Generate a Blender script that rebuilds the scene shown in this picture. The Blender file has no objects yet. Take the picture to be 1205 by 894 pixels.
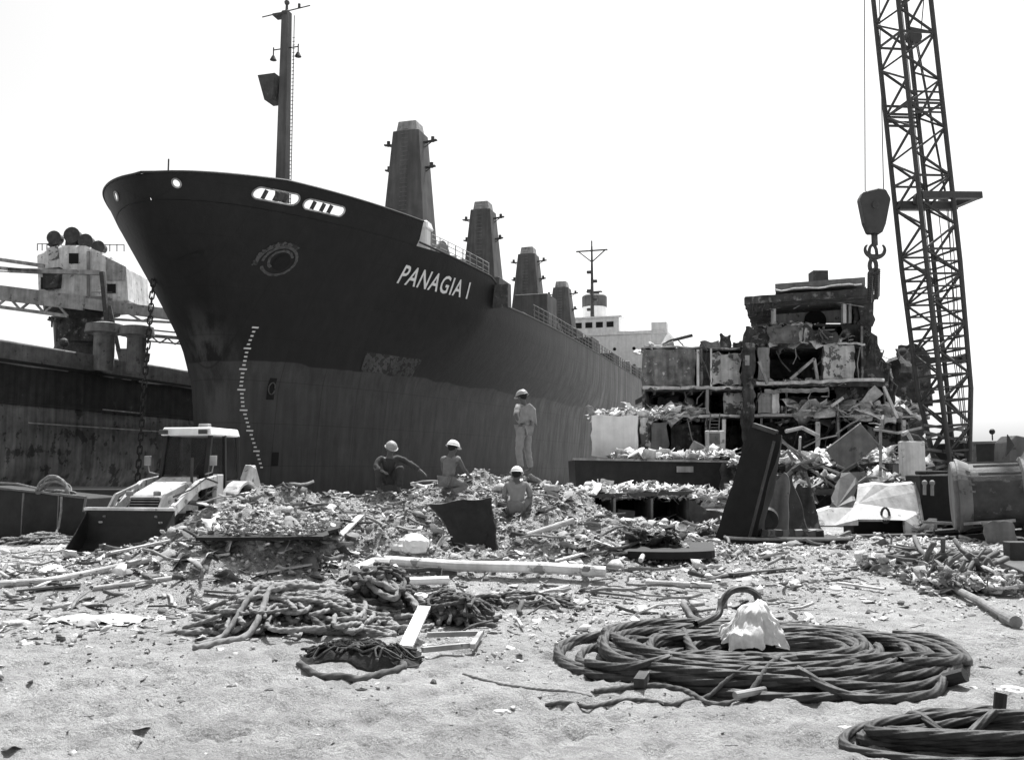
import bpy, bmesh, math, random
import numpy as np
from mathutils import Vector as V, Matrix, Euler, noise as mnoise
R = math.radians
random.seed(7); rng = np.random.default_rng(7)
sc = bpy.context.scene
col = sc.collection
# ---------------------------------------------------------------- camera, sky, sun, exposure
F = 1100.0; CH = 1.8; PITCH = math.atan(108 / F)
cd = bpy.data.cameras.new('camera'); cam = bpy.data.objects.new('camera', cd); col.objects.link(cam)
cam.location = (0, 0, CH); cam.rotation_euler = (math.pi / 2 + PITCH, 0, 0)
cd.sensor_fit = 'HORIZONTAL'; cd.sensor_width = 36; cd.lens = 36 * F / 1205; cd.clip_end = 8000; cd.clip_start = .1
sc.camera = cam
SUN_EL, SUN_AZ = 64, 14          # azimuth clockwise from +Y (the camera looks along +Y)
w = bpy.data.worlds.new('World'); sc.world = w; w.use_nodes = True
nt = w.node_tree; bg = nt.nodes['Background']
sky = nt.nodes.new('ShaderNodeTexSky'); sky.sky_type = 'NISHITA'; sky.sun_disc = False
sky.sun_elevation = R(SUN_EL); sky.sun_rotation = R(SUN_AZ); sky.dust_density = 3; sky.air_density = 1.0; sky.ozone_density = 0
bw = nt.nodes.new('ShaderNodeRGBToBW')
nt.links.new(sky.outputs[0], bw.inputs[0]); nt.links.new(bw.outputs[0], bg.inputs[0]); bg.inputs[1].default_value = .125
sl = bpy.data.lights.new('sun', 'SUN'); sun = bpy.data.objects.new('sun', sl); col.objects.link(sun)
sl.energy = 4.1; sl.angle = R(.6); sl.color = (1, 1, 1)
sd = V((math.sin(R(SUN_AZ)) * math.cos(R(SUN_EL)), math.cos(R(SUN_AZ)) * math.cos(R(SUN_EL)), math.sin(R(SUN_EL))))
sun.rotation_euler = sd.to_track_quat('Z', 'Y').to_euler(); sun.location = (0, 0, 60)
sc.view_settings.view_transform = 'Standard'; sc.view_settings.look = 'None'
sc.view_settings.gamma = 1; sc.view_settings.use_curve_mapping = False; sc.view_settings.exposure = 1.0
# ---------------------------------------------------------------- helpers
FW = V((0, math.cos(PITCH), math.sin(PITCH))); UP = V((0, -math.sin(PITCH), math.cos(PITCH)))
def Q(px, py, Y):
    "the point at depth Y that the photograph shows at px, py"
    d = FW * F + V((1, 0, 0)) * (px - 602.5) + UP * (447 - py)
    return V((0, 0, CH)) + d * (Y / d.y)
def proj(p):
    d = V(p) - V((0, 0, CH)); k = d.dot(FW)
    return 602.5 + F * d.x / k, 447 - F * d.dot(UP) / k
def nz(p, s=1.0): return mnoise.noise(V(p) * s)
# vectorised value noise
_P = rng.random((256, 256))
def vn(x, y):
    xi = np.floor(x).astype(int); yi = np.floor(y).astype(int); fx = x - xi; fy = y - yi
    fx = fx * fx * (3 - 2 * fx); fy = fy * fy * (3 - 2 * fy)
    a = _P[xi % 256, yi % 256]; b = _P[(xi + 1) % 256, yi % 256]; c = _P[xi % 256, (yi + 1) % 256]; d = _P[(xi + 1) % 256, (yi + 1) % 256]
    return (a * (1 - fx) + b * fx) * (1 - fy) + (c * (1 - fx) + d * fx) * fy
def fbm(x, y, o=4, g=.5):
    t = 0; a = 1; s = 0
    for i in range(o):
        t = t + a * vn(x * 2 ** i + 17.3 * i, y * 2 ** i + 9.1 * i); s += a; a *= g
    return t / s
def smooth(e0, e1, x):
    t = np.clip((x - e0) / (e1 - e0), 0, 1); return t * t * (3 - 2 * t)
HX = [-40, -14, -9, -7.2, -6.1, -5.4, -4.4, -3.0, -1.5, 0, 1.2, 2.3, 4.5, 6, 9, 14, 30]
HYc = [15, 15, 14.8, 15, 15.5, 15.9, 17, 18.6, 19.6, 20.3, 20.3, 18.6, 18, 18.5, 20, 21, 22]
HHt = [.06, .06, .12, .32, .55, .95, 1.56, 1.42, 1.58, 1.72, 1.56, .72, .28, .28, .16, .12, .1]
HWf = [3, 3, 3, 3, 3, 3.2, 4.2, 5, 6, 6.5, 6.5, 5.5, 5.5, 6, 6, 7, 7]
HWb = [2, 2, 2, 2, 2, 2, 2.2, 3, 3, 3, 3.5, 5, 7, 12, 14, 14, 14]
def Hbase(x, y):
    yc = np.interp(x, HX, HYc); h = np.interp(x, HX, HHt); wf = np.interp(x, HX, HWf); wb = np.interp(x, HX, HWb)
    t = np.where(y < yc, (yc - y) / wf, (y - yc) / wb)
    t = np.clip(t, 0, 1); return h * (1 - t) ** 1.25 * (1 + .35 * t)
def Hh(x, y):
    x = np.asarray(x, float); y = np.asarray(y, float)
    b = Hbase(x, y)
    k = smooth(.03, .6, b)
    h = b + k * ((fbm(x * 1.3, y * 1.3, 3) - .5) * .55 + (fbm(x * 5, y * 5, 2) - .5) * .16)
    h = h + (fbm(x * .35, y * .35, 3) - .5) * .10 * (1 - smooth(22, 40, y)) + (fbm(x * 2.2, y * 2.2, 4) - .5) * .05
    near = 1 - smooth(9, 14, y)
    h = h + (fbm(x * 9, y * 9, 3) - .5) * .034 * near + (np.abs(fbm(x * 3.1 + 5, y * 3.1, 3) - .5) * -.14 + .02) * near - .05 * smooth(.60, .72, fbm(x * 4.3 + 31, y * 3.7, 2)) * near
    # tyre tracks pressed into the sand
    for (ax, ay, dx, dy) in ((-3.6, 7.2, .97, .24), (-3.3, 8.1, .98, .20), (-.9, 6.3, .94, .34), (-1.3, 7.0, .95, .3)):
        l = (x - ax) * -dy + (y - ay) * dx; a = (x - ax) * dx + (y - ay) * dy
        m = np.exp(-(l / .24) ** 4) * (1 - smooth(1.9, 2.6, np.abs(a)))
        h = h - m * (.035 + .028 * np.sin(a * 2 * np.pi / .24 + np.abs(l) * 18))
    return h
def H(x, y): return float(Hh(x, y))

class B:
    "collects shapes and links them as ONE mesh object"
    def __init__(s): s.bm = bmesh.new()
    def hexa(s, p):
        v = [s.bm.verts.new(q) for q in p]
        for f in ((3, 2, 1, 0), (4, 5, 6, 7), (0, 1, 5, 4), (1, 2, 6, 5), (2, 3, 7, 6), (3, 0, 4, 7)): s.bm.faces.new([v[i] for i in f])
    def box(s, c, size, rot=(0, 0, 0), top=(1, 1), shift=(0, 0)):
        m = rot if isinstance(rot, Matrix) else Euler(rot).to_matrix()
        a, b, h = size[0] / 2, size[1] / 2, size[2] / 2; c = V(c)
        q = [(-a, -b, -h), (a, -b, -h), (a, b, -h), (-a, b, -h)]
        q += [(x * top[0] + shift[0], y * top[1] + shift[1], h) for x, y, _ in q]
        s.hexa([c + m @ V(x) for x in q]); return s
    def bar(s, p0, p1, wd, ht=None, up=V((0, 0, 1))):
        p0, p1 = V(p0), V(p1); ht = ht or wd; d = (p1 - p0).normalized()
        sx = d.cross(up)
        if sx.length < .01: sx = d.cross(V((1, 0, 0)))
        sx.normalize(); sy = sx.cross(d)
        q = [(-1, -1), (1, -1), (1, 1), (-1, 1)]
        s.hexa([p0 + sx * a * wd / 2 + sy * b * ht / 2 for a, b in q] + [p1 + sx * a * wd / 2 + sy * b * ht / 2 for a, b in q]); return s
    def tube(s, pts, r, n=8, closed=False, caps=True, lobes=0, pitch=.1, amp=.12):
        pts = [V(p) for p in pts]; m = len(pts)
        rad = r if hasattr(r, '__len__') else [r] * m
        nrm = None; rings = []; L = 0
        for i, p in enumerate(pts):
            if closed: t = pts[(i + 1) % m] - pts[i - 1]
            else: t = pts[min(i + 1, m - 1)] - pts[max(i - 1, 0)]
            if t.length < 1e-9: t = V((0, 0, 1))
            t.normalize()
            if nrm is None:
                nrm = t.cross(V((0, 0, 1)))
                if nrm.length < .05: nrm = t.cross(V((1, 0, 0)))
            nrm = nrm - t * nrm.dot(t)
            if nrm.length < 1e-6: nrm = t.orthogonal()
            nrm.normalize(); bi = t.cross(nrm)
            if i: L += (pts[i] - pts[i - 1]).length
            ring = []
            for k in range(n):
                a = 2 * math.pi * k / n; rr = rad[i]
                if lobes: rr *= 1 - amp + amp * 2 * abs(math.cos(.5 * (lobes * a + 2 * math.pi * L / pitch)))
                ring.append(s.bm.verts.new(p + (nrm * math.cos(a) + bi * math.sin(a)) * rr))
            rings.append(ring)
        for i in range(m if closed else m - 1):
            a, b = rings[i], rings[(i + 1) % m]
            for k in range(n):
                try: s.bm.faces.new((a[k], a[(k + 1) % n], b[(k + 1) % n], b[k]))
                except ValueError: pass
        if caps and not closed:
            s.bm.faces.new(rings[0][::-1]); s.bm.faces.new(rings[-1])
        return s
    def cyl(s, p0, p1, r0, r1=None, n=16):
        return s.tube([p0, p1], [r0, r0 if r1 is None else r1], n)
    def lathe(s, c, axis, prof, n=24):
        "prof: list of (distance along the axis, radius)"
        ax = V(axis).normalized(); return s.tube([V(c) + ax * d for d, r in prof], [max(r, .001) for d, r in prof], n)
    def prism(s, pts, vec):
        "polygon of 3-D points pushed along vec"
        vec = V(vec); a = [s.bm.verts.new(p) for p in pts]; b = [s.bm.verts.new(V(p) + vec) for p in pts]
        n = len(a); s.bm.faces.new(a[::-1]); s.bm.faces.new(b)
        for i in range(n): s.bm.faces.new((a[i], a[(i + 1) % n], b[(i + 1) % n], b[i]))
        return s
    def torn(s, pts, vec, jag=.1, step=.4, skip=()):
        "prism whose outline is torn; edges in skip stay straight"
        out = []; pts = [V(p) for p in pts]; n = len(pts); vec = V(vec); nn = vec.normalized()
        for i in range(n):
            p, q = pts[i], pts[(i + 1) % n]; out.append(p); L = (q - p).length; k = int(L / step)
            if i in skip or k < 2: continue
            side = (q - p).normalized().cross(nn)
            for j in range(1, k): out.append(p.lerp(q, (j + random.uniform(-.25, .25)) / k) + side * random.uniform(-jag, jag))
        return s.prism(out, vec)
    def sheet(s, fn, nu, nv, thick=0):
        "fn(u, v) in 0..1 -> point; with thickness"
        g = [[V(fn(i / nu, j / nv)) for j in range(nv + 1)] for i in range(nu + 1)]
        v = [[s.bm.verts.new(p) for p in r] for r in g]
        for i in range(nu):
            for j in range(nv): s.bm.faces.new((v[i][j], v[i + 1][j], v[i + 1][j + 1], v[i][j + 1]))
        if thick:
            def N(i, j):
                a = g[min(i + 1, nu)][j] - g[max(i - 1, 0)][j]; b = g[i][min(j + 1, nv)] - g[i][max(j - 1, 0)]
                return a.cross(b).normalized()
            w = [[s.bm.verts.new(g[i][j] - N(i, j) * thick) for j in range(nv + 1)] for i in range(nu + 1)]
            for i in range(nu):
                for j in range(nv): s.bm.faces.new((w[i][j], w[i][j + 1], w[i + 1][j + 1], w[i + 1][j]))
            for i in range(nu):
                s.bm.faces.new((v[i][0], w[i][0], w[i + 1][0], v[i + 1][0])); s.bm.faces.new((v[i][nv], v[i + 1][nv], w[i + 1][nv], w[i][nv]))
            for j in range(nv):
                s.bm.faces.new((v[0][j], v[0][j + 1], w[0][j + 1], w[0][j])); s.bm.faces.new((v[nu][j], w[nu][j], w[nu][j + 1], v[nu][j + 1]))
        return s
    def ball(s, c, r, seg=12, sq=(1, 1, 1)):
        m = Matrix.Translation(V(c)) @ Matrix.Diagonal((*sq, 1))
        bmesh.ops.create_uvsphere(s.bm, u_segments=seg, v_segments=max(6, seg * 2 // 3), radius=r, matrix=m); return s
    def rough(s, amt, scale):
        for v in s.bm.verts:
            v.co += mnoise.noise_vector(v.co * scale) * amt
        return s
    def build(s, name, mt, parent=None, local=False, smooth_=False, bevel=0):
        if parent is not None and not local: s.bm.transform(WM[parent.name].inverted())
        bmesh.ops.recalc_face_normals(s.bm, faces=s.bm.faces)
        me = bpy.data.meshes.new(name); s.bm.to_mesh(me); s.bm.free(); me.materials.append(mt)
        if smooth_: me.polygons.foreach_set('use_smooth', [True] * len(me.polygons))
        o = bpy.data.objects.new(name, me); col.objects.link(o)
        if parent is not None:
            o.parent = parent; WM[o.name] = WM[parent.name]
        else: WM[o.name] = Matrix.Identity(4)
        if bevel:
            b = o.modifiers.new('bevel', 'BEVEL'); b.width = bevel; b.segments = 1; b.limit_method = 'ANGLE'
        return o
WM = {}
def fast_tube(name, pts, r, n, lobes, pitch, amp, mt, parent=None):
    "long twisted cable as one mesh, built with numpy"
    P_ = np.array([p[:] for p in pts]); m = len(P_); T_ = np.gradient(P_, axis=0); T_ /= np.linalg.norm(T_, axis=1)[:, None] + 1e-9
    N_ = np.zeros_like(P_); v = np.cross(T_[0], (0, 0, 1.0)); v /= np.linalg.norm(v) + 1e-9
    for i in range(m):
        v = v - T_[i] * v.dot(T_[i]); v = v / (np.linalg.norm(v) + 1e-9); N_[i] = v
    Bn = np.cross(T_, N_); L_ = np.concatenate([[0], np.cumsum(np.linalg.norm(np.diff(P_, axis=0), axis=1))])
    an = np.linspace(0, 2 * np.pi, n, endpoint=False)[None]; rr = r * (1 - amp + 2 * amp * np.abs(np.cos(.5 * (lobes * an + 2 * np.pi * L_[:, None] / pitch))) ** .7)
    vv = P_[:, None] + (N_[:, None] * np.cos(an)[..., None] + Bn[:, None] * np.sin(an)[..., None]) * rr[..., None]
    I_ = np.arange(m * n).reshape(m, n); J = np.roll(I_, -1, 1); ff = np.stack([I_[:-1], J[:-1], J[1:], I_[1:]], -1).reshape(-1, 4)
    vv = vv.reshape(-1, 3)
    if parent is not None: vv = vv - np.array(parent.location)
    me = bpy.data.meshes.new(name); raw_mesh(me, vv, ff); me.materials.append(mt); me.polygons.foreach_set('use_smooth', [True] * len(me.polygons))
    o = bpy.data.objects.new(name, me); col.objects.link(o); o.parent = parent; return o
def tag(o, label=None, cat=None, group=None, kind=None):
    if label: o['label'] = label
    if cat: o['category'] = cat
    if group: o['group'] = group
    if kind: o['kind'] = kind
    return o
def thing(name, label, cat, loc=(0, 0, 0), rz=0, group=None):
    o = bpy.data.objects.new(name, None); col.objects.link(o); o.location = loc; o.rotation_euler = (0, 0, rz); o.empty_display_size = .3
    WM[o.name] = Matrix.Translation(V(loc)) @ Matrix.Rotation(rz, 4, 'Z'); return tag(o, label, cat, group)
def solo(b, name, mt, label, cat, group=None, origin=None, **k):
    "one-mesh thing with its origin at its base"
    if origin is None:
        zs = [v.co.z for v in b.bm.verts]; cs = [v.co for v in b.bm.verts]
        c = sum(cs, V()) / len(cs); origin = V((c.x, c.y, min(zs)))
    b.bm.transform(Matrix.Translation(-V(origin)))
    o = b.build(name, mt, **k); o.location = origin; return tag(o, label, cat, group)
def copy_thing(o, loc, rz, label, scale=1.0):
    c = o.copy(); col.objects.link(c); c.location = loc; c.rotation_euler = (0, 0, rz); c['label'] = label; c.scale = (scale,) * 3
    for ch in list(o.children):
        d = ch.copy(); col.objects.link(d); d.parent = c
        for g in ch.children:
            e = g.copy(); col.objects.link(e); e.parent = d
    return c
# ---------------------------------------------------------------- materials (all grey: the photograph is black and white)
def mat(name, base, var=.3, scale=4, rough=.8, bump=.3, bscale=30, streak=0, metal=0, patch=None, island=None, extra=None, bdist=.02):
    m = bpy.data.materials.new(name); m.use_nodes = True; t = m.node_tree; n = t.nodes; L = t.links
    p = n['Principled BSDF']; p.inputs['Roughness'].default_value = rough; p.inputs['Metallic'].default_value = metal
    p.inputs['Specular IOR Level'].default_value = .3
    tc = n.new('ShaderNodeTexCoord')
    def noi(sc_, det=6, vec=None, rg=.6):
        q = n.new('ShaderNodeTexNoise'); q.inputs['Scale'].default_value = sc_; q.inputs['Detail'].default_value = det; q.inputs['Roughness'].default_value = rg
        L.new(vec or tc.outputs['Object'], q.inputs['Vector']); return q.outputs[0]
    def mr(x, a, b, c, d):
        q = n.new('ShaderNodeMapRange'); q.inputs[1].default_value = a; q.inputs[2].default_value = b; q.inputs[3].default_value = c; q.inputs[4].default_value = d
        L.new(x, q.inputs[0]); return q.outputs[0]
    def mul(a, b):
        q = n.new('ShaderNodeMath'); q.operation = 'MULTIPLY'
        for i, x in enumerate((a, b)):
            if isinstance(x, (int, float)): q.inputs[i].default_value = x
            else: L.new(x, q.inputs[i])
        return q.outputs[0]
    def mixf(f, a, b):
        q = n.new('ShaderNodeMix'); q.data_type = 'FLOAT'; L.new(f, q.inputs[0])
        for i, x in ((2, a), (3, b)):
            if isinstance(x, (int, float)): q.inputs[i].default_value = x
            else: L.new(x, q.inputs[i])
        return q.outputs[0]
    v = mul(mr(noi(scale), .3, .7, 1 - var, 1 + var), base)
    v = mul(v, mr(noi(scale * .17, 3), .3, .7, 1 - var * .5, 1 + var * .5))
    if streak:
        mp = n.new('ShaderNodeMapping'); mp.inputs['Scale'].default_value = (1, 1, .06); L.new(tc.outputs['Object'], mp.inputs[0])
        v = mul(v, mr(noi(3.0, 5, mp.outputs[0]), .35, .7, 1 - streak * .6, 1 + streak))
    if patch:
        f = mr(noi(patch[2], 8, rg=.65), patch[1], patch[1] + .03, 0, 1); v = mixf(f, v, mul(v, patch[0] / base))
    if island:
        g = n.new('ShaderNodeNewGeometry')
        rp = n.new('ShaderNodeValToRGB'); L.new(g.outputs['Random Per Island'], rp.inputs[0])
        el = rp.color_ramp.elements; el[0].position = 0; el[0].color = (island[0],) * 3 + (1,); el[1].position = 1; el[1].color = (island[2],) * 3 + (1,)
        e = rp.color_ramp.elements.new(.65); e.color = (island[1],) * 3 + (1,)
        v = mul(v, rp.outputs[0])
    if extra: v = extra(n, L, tc, v, mr, mul, mixf, noi)
    cb = n.new('ShaderNodeCombineColor')
    for i in range(3): L.new(v, cb.inputs[i])
    L.new(cb.outputs[0], p.inputs['Base Color'])
    if bump:
        bp = n.new('ShaderNodeBump'); bp.inputs['Strength'].default_value = bump; bp.inputs['Distance'].default_value = bdist
        L.new(noi(bscale, 8, rg=.7), bp.inputs['Height']); L.new(bp.outputs[0], p.inputs['Normal'])
    return m
def hull_paint(n, L, tc, v, mr, mul, mixf, noi):
    sp = n.new('ShaderNodeSeparateXYZ'); L.new(tc.outputs['Object'], sp.inputs[0])
    wob = mr(noi(.35, 2), .3, .7, -.12, .12)
    ad = n.new('ShaderNodeMath'); ad.operation = 'ADD'; L.new(sp.outputs[2], ad.inputs[0]); L.new(wob, ad.inputs[1])
    f = mr(ad.outputs[0], 7.18, 7.24, 0, 1)
    aft = mr(sp.outputs[0], 20, 60, 1, 13)      # grazing sunlight and weathering on the midship side, painted in as paler colour
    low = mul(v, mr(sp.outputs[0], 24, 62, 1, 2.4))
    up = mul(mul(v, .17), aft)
    x = mixf(f, low, up)
    mp = n.new('ShaderNodeMapping'); mp.inputs['Scale'].default_value = (1, 1, .03); L.new(tc.outputs['Object'], mp.inputs[0])
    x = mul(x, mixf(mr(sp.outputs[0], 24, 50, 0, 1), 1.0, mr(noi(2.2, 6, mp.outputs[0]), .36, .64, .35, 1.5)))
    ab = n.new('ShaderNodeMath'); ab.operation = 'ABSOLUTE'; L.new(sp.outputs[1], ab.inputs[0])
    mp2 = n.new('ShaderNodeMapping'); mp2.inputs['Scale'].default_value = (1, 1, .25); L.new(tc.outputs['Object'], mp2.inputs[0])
    worn_lit = mul(mul(mr(ab.outputs[0], .35, 1.7, 1, 0), mr(sp.outputs[2], 7.5, 10, 1, 0)), mr(noi(1.6, 6, mp2.outputs[0]), .40, .6, 0, 1))  # stem highlight put into the paint colour as a paler, worn band
    x = mixf(worn_lit, x, .075)
    # plate seams
    for ax, per, wd in ((0, 2.35, .03), (2, 2.1, .025)):
        q = n.new('ShaderNodeMath'); q.operation = 'PINGPONG'; L.new(sp.outputs[ax], q.inputs[0]); q.inputs[1].default_value = per / 2
        x = mul(x, mr(q.outputs[0], 0, wd, .5, 1))
    return x
M = {}
def mk(k, *a, **b): M[k] = mat(k.replace('_', ' '), *a, **b)
mk('sand', .34, var=.22, scale=1.6, rough=.95, bump=.9, bscale=28, bdist=.03, patch=(.24, .58, 7))
mk('rubble', .40, var=.35, scale=9, rough=.9, bump=.8, bscale=50, island=(.38, 1.05, 1.6))
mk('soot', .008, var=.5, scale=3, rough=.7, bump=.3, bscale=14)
mk('shard', .34, var=.4, scale=7, rough=.9, bump=.6, bscale=40, island=(.12, .7, 1.7))
mk('litter', .62, var=.3, scale=5, rough=.85, bump=.5, bscale=30, island=(.35, .95, 1.3))
mk('scree', .2, var=.5, scale=6, rough=.95, bump=1, bscale=22, bdist=.06, patch=(.10, .56, 5))
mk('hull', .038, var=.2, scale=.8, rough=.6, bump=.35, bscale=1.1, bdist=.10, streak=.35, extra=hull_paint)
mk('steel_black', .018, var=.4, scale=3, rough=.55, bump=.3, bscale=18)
mk('steel_dark', .055, var=.4, scale=3, rough=.65, bump=.4, bscale=18, patch=(.11, .60, 4))
mk('steel_grey', .14, var=.3, scale=2, rough=.7, bump=.3, bscale=14, streak=.3, patch=(.07, .6, 2.5))
mk('steel_pale', .26, var=.3, scale=2, rough=.7, bump=.3, bscale=14, streak=.4, patch=(.10, .60, 2.5))
mk('post_grey', .085, var=.2, scale=1, rough=.7, bump=.2, bscale=8, streak=.35)
mk('old_hull', .10, var=.4, scale=1.1, rough=.85, bump=.4, bscale=6, streak=.5, patch=(.035, .55, .9))
mk('old_hull_black', .026, var=.4, scale=1.1, rough=.8, bump=.3, bscale=6, streak=.5, patch=(.05, .62, .9))
mk('white_paint', .72, var=.10, scale=2, rough=.5, bump=.1, bscale=14, streak=.12, patch=(.45, .66, 3))
mk('dirty_white', .55, var=.22, scale=2, rough=.7, bump=.3, bscale=14, streak=.35, patch=(.22, .60, 2.2))
mk('peeling', .42, var=.3, scale=2, rough=.8, bump=.4, bscale=12, streak=.4, patch=(.09, .52, 1.6))
mk('letter_white', .62, var=.08, rough=.6, bump=0)
mk('mark_grey', .065, var=.5, scale=6, rough=.7, bump=0)
mk('void', .012, var=.2, rough=.95, bump=0)
mk('rust_dark', .050, var=.6, scale=2.2, rough=.9, bump=.7, bscale=12, streak=.5, patch=(.15, .57, 2.5))
mk('crane_steel', .045, var=.2, scale=3, rough=.5, bump=.1)
mk('cable', .040, var=.5, scale=9, rough=.58, bump=.5, bscale=90, metal=.1, bdist=.004)
mk('rope_pale', .21, var=.35, scale=12, rough=.95, bump=.6, bscale=90, bdist=.006)
mk('rope_brown', .085, var=.4, scale=12, rough=.95, bump=.6, bscale=90, bdist=.006)
mk('rope_dark', .05, var=.6, scale=9, rough=1, bump=1, bscale=40, bdist=.03, patch=(.14, .56, 14))
mk('net_dark', .030, var=.5, scale=10, rough=1, bump=.5, bscale=60)
mk('cloth_white', .62, var=.18, scale=9, rough=.95, bump=.4, bscale=30)
mk('cloth_pale', .24, var=.15, scale=9, rough=.95, bump=.4, bscale=40)
mk('cloth_grey', .17, var=.2, scale=9, rough=.95, bump=.4, bscale=40)
mk('cloth_dark', .05, var=.2, scale=9, rough=.95, bump=.4, bscale=40)
mk('skin', .10, var=.1, scale=9, rough=.6, bump=0)
mk('hair', .012, var=.1, rough=.7, bump=0)
mk('helmet', .75, var=.08, rough=.35, bump=0)
mk('helmet_grey', .30, var=.15, rough=.4, bump=0)
mk('plank', .45, var=.25, scale=6, rough=.9, bump=.4, bscale=40)
mk('log_bark', .20, var=.35, scale=7, rough=.95, bump=.6, bscale=30)
mk('plank_dark', .12, var=.3, scale=6, rough=.9, bump=.4, bscale=40)
mk('digger_paint', .46, var=.25, scale=3, rough=.5, bump=.15, streak=.35, patch=(.16, .57, 5))
mk('rubber', .025, var=.3, scale=8, rough=.9, bump=.4, bscale=60)
mk('stone', .45, var=.25, scale=5, rough=.95, bump=.6, bscale=20)
mk('glass', .03, var=.1, rough=.12, bump=0)
gm = M['glass'].node_tree.nodes['Principled BSDF']; gm.inputs['Transmission Weight'].default_value = .55; gm.inputs['IOR'].default_value = 1.2
mk('clear_glass', .38, var=.05, rough=.03, bump=0)
gm = M['clear_glass'].node_tree.nodes['Principled BSDF']; gm.inputs['Transmission Weight'].default_value = .95; gm.inputs['IOR'].default_value = 1.06
# ---------------------------------------------------------------- ground
def dense(a, b, st, far, k):
    c = list(np.arange(a, b, st)); s = st; x = a; lo = []
    while x > -far: s *= k; x -= s; lo.append(x)
    s = st; x = c[-1]; hi = []
    while x < far: s *= k; x += s; hi.append(x)
    return np.array(lo[::-1] + c + hi)
gx = dense(-9.5, 10.5, .05, 4000, 1.12); gy = dense(4, 23, .05, 4000, 1.12)
X, Y = np.meshgrid(gx, gy, indexing='ij'); Z = Hh(X, Y)
fd = smooth(40, 90, np.hypot(X, Y)); Z = Z * (1 - fd) - .3 * fd
nx, ny = len(gx), len(gy)
me = bpy.data.meshes.new('ground')
vv = np.stack([X, Y, Z], -1).reshape(-1, 3)
I = np.arange(nx * ny).reshape(nx, ny); qf = np.stack([I[:-1, :-1], I[1:, :-1], I[1:, 1:], I[:-1, 1:]], -1).reshape(-1, 4)
def raw_mesh(me, vv, ff):
    k = ff.shape[1]
    me.vertices.add(len(vv)); me.vertices.foreach_set('co', vv.astype(np.float32).ravel())
    me.loops.add(ff.size); me.loops.foreach_set('vertex_index', ff.astype(np.int32).ravel())
    me.polygons.add(len(ff)); me.polygons.foreach_set('loop_start', np.arange(0, ff.size, k, dtype=np.int32))
    me.update(calc_edges=True); me.validate()
raw_mesh(me, vv, qf); me.polygons.foreach_set('use_smooth', [True] * len(qf))
def ground_extra(n, L, tc, v, mr, mul, mixf, noi):
    # the heap is darker rubble soil, the beach in front pale trodden sand: by where it lies
    at = n.new('ShaderNodeAttribute'); at.attribute_name = 'heap'
    v = mul(v, mr(noi(70, 4), .35, .65, .78, 1.2)); v = mul(v, mr(noi(11, 8, rg=.75), .5, .72, 1.05, .6))
    return mixf(at.outputs['Fac'], v, mul(v, mr(noi(14, 8), .35, .65, .45, 1.3)))
M['ground'] = mat('ground', .345, var=.26, scale=2.6, rough=.95, bump=1.0, bscale=26, bdist=.08, patch=(.28, .60, 6), extra=ground_extra)
me.materials.append(M['ground'])
att = me.attributes.new('heap', 'FLOAT', 'POINT')
hm = smooth(.05, .35, Hbase(X, Y) + (fbm(X * 1.5, Y * 1.5, 4) - .5) * .3); att.data.foreach_set('value', hm.astype(np.float32).ravel())
g = bpy.data.objects.new('ground', me); col.objects.link(g); g['kind'] = 'structure'
# ---------------------------------------------------------------- the big cargo ship
PHI = math.atan((930 - 602.5) / F); U = V((math.sin(PHI), math.cos(PHI), 0)); TIP = V((-16.2, 40.9, 0))
ship = thing('cargo_ship', 'huge black hulled cargo ship beached bow first with PANAGIA I on its bow', 'ship', TIP, math.pi / 2 - PHI)
SW = WM[ship.name]; SI = SW.inverted()
SL = 112.0
def stem(z): return float(np.interp(z, [-2, 0, 3, 6, 8, 9, 10, 11, 12, 13, 14, 15.4], [5.3, 5.3, 5.25, 5.0, 4.3, 3.7, 2.95, 2.2, 1.45, .7, 0, -.75]))
def topz(s): return float(np.interp(s, [-.8, 3, 11, 11.35, 16, 18.5, 19.2, 20.2, 21, SL], [14.95, 15.25, 15.1, 14.1, 13.7, 13.5, 13.2, 12.25, 12.1, 12.0]))
def half(s, z):
    q = max(s - stem(z), 0)
    if s > 11 and z > 7: kk = min((s - 11) / 7, 1) * min((z - 7) / 4, 1); z = z + kk * max(15 - z, 0)
    a = 1.6 + .16 * min(z, 6) / 6 + .87 * max((z - 6) / 9.2, 0) ** 1.35
    x = a * math.sqrt(q)
    if x < .01: return x
    Bm = 11.3 if z > 2 else 11.3 - (2 - z) ** 2 * .25
    b = (x ** -7 + Bm ** -7) ** (-1 / 7)
    aft = max((s - 96) / 16, 0); return b * (1 - .5 * aft ** 2 * (1 - .4 * max(z, 0) / 12))
def hp(s, z, side=-1, off=0):            # local point on the shell, port side = -1
    b = half(s, z)
    if off:
        b2 = half(s + .1, z); b3 = half(s, z + .1)
        n = V((-(b2 - b) / .1, 1, -(b3 - b) / .1)).normalized()
        return V((s + n.x * off, side * (b + n.y * off), z + n.z * off))
    return V((s, side * b, z))
def hit(px, py, side=-1, ss=(0, 100), zz=(0, 15.4)):
    "the station and height on the shell that lies on the line of sight"
    best = (1e9, 0, 0); s0, s1 = ss; z0, z1 = zz
    for it in range(3):
        for s in np.linspace(s0, s1, 60):
            for z in np.linspace(z0, z1, 40):
                if s < stem(z): continue
                x, y = proj(SW @ hp(s, z, side)); d = (x - px) ** 2 + (y - py) ** 2
                if d < best[0]: best = (d, s, z)
        ds, dz = (s1 - s0) / 30, (z1 - z0) / 20
        s0, s1, z0, z1 = best[1] - ds, best[1] + ds, best[2] - dz, best[2] + dz
    return best[1], best[2]
ZB = 13.9                                # everything above this height is bulwark plate at the bow
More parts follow.
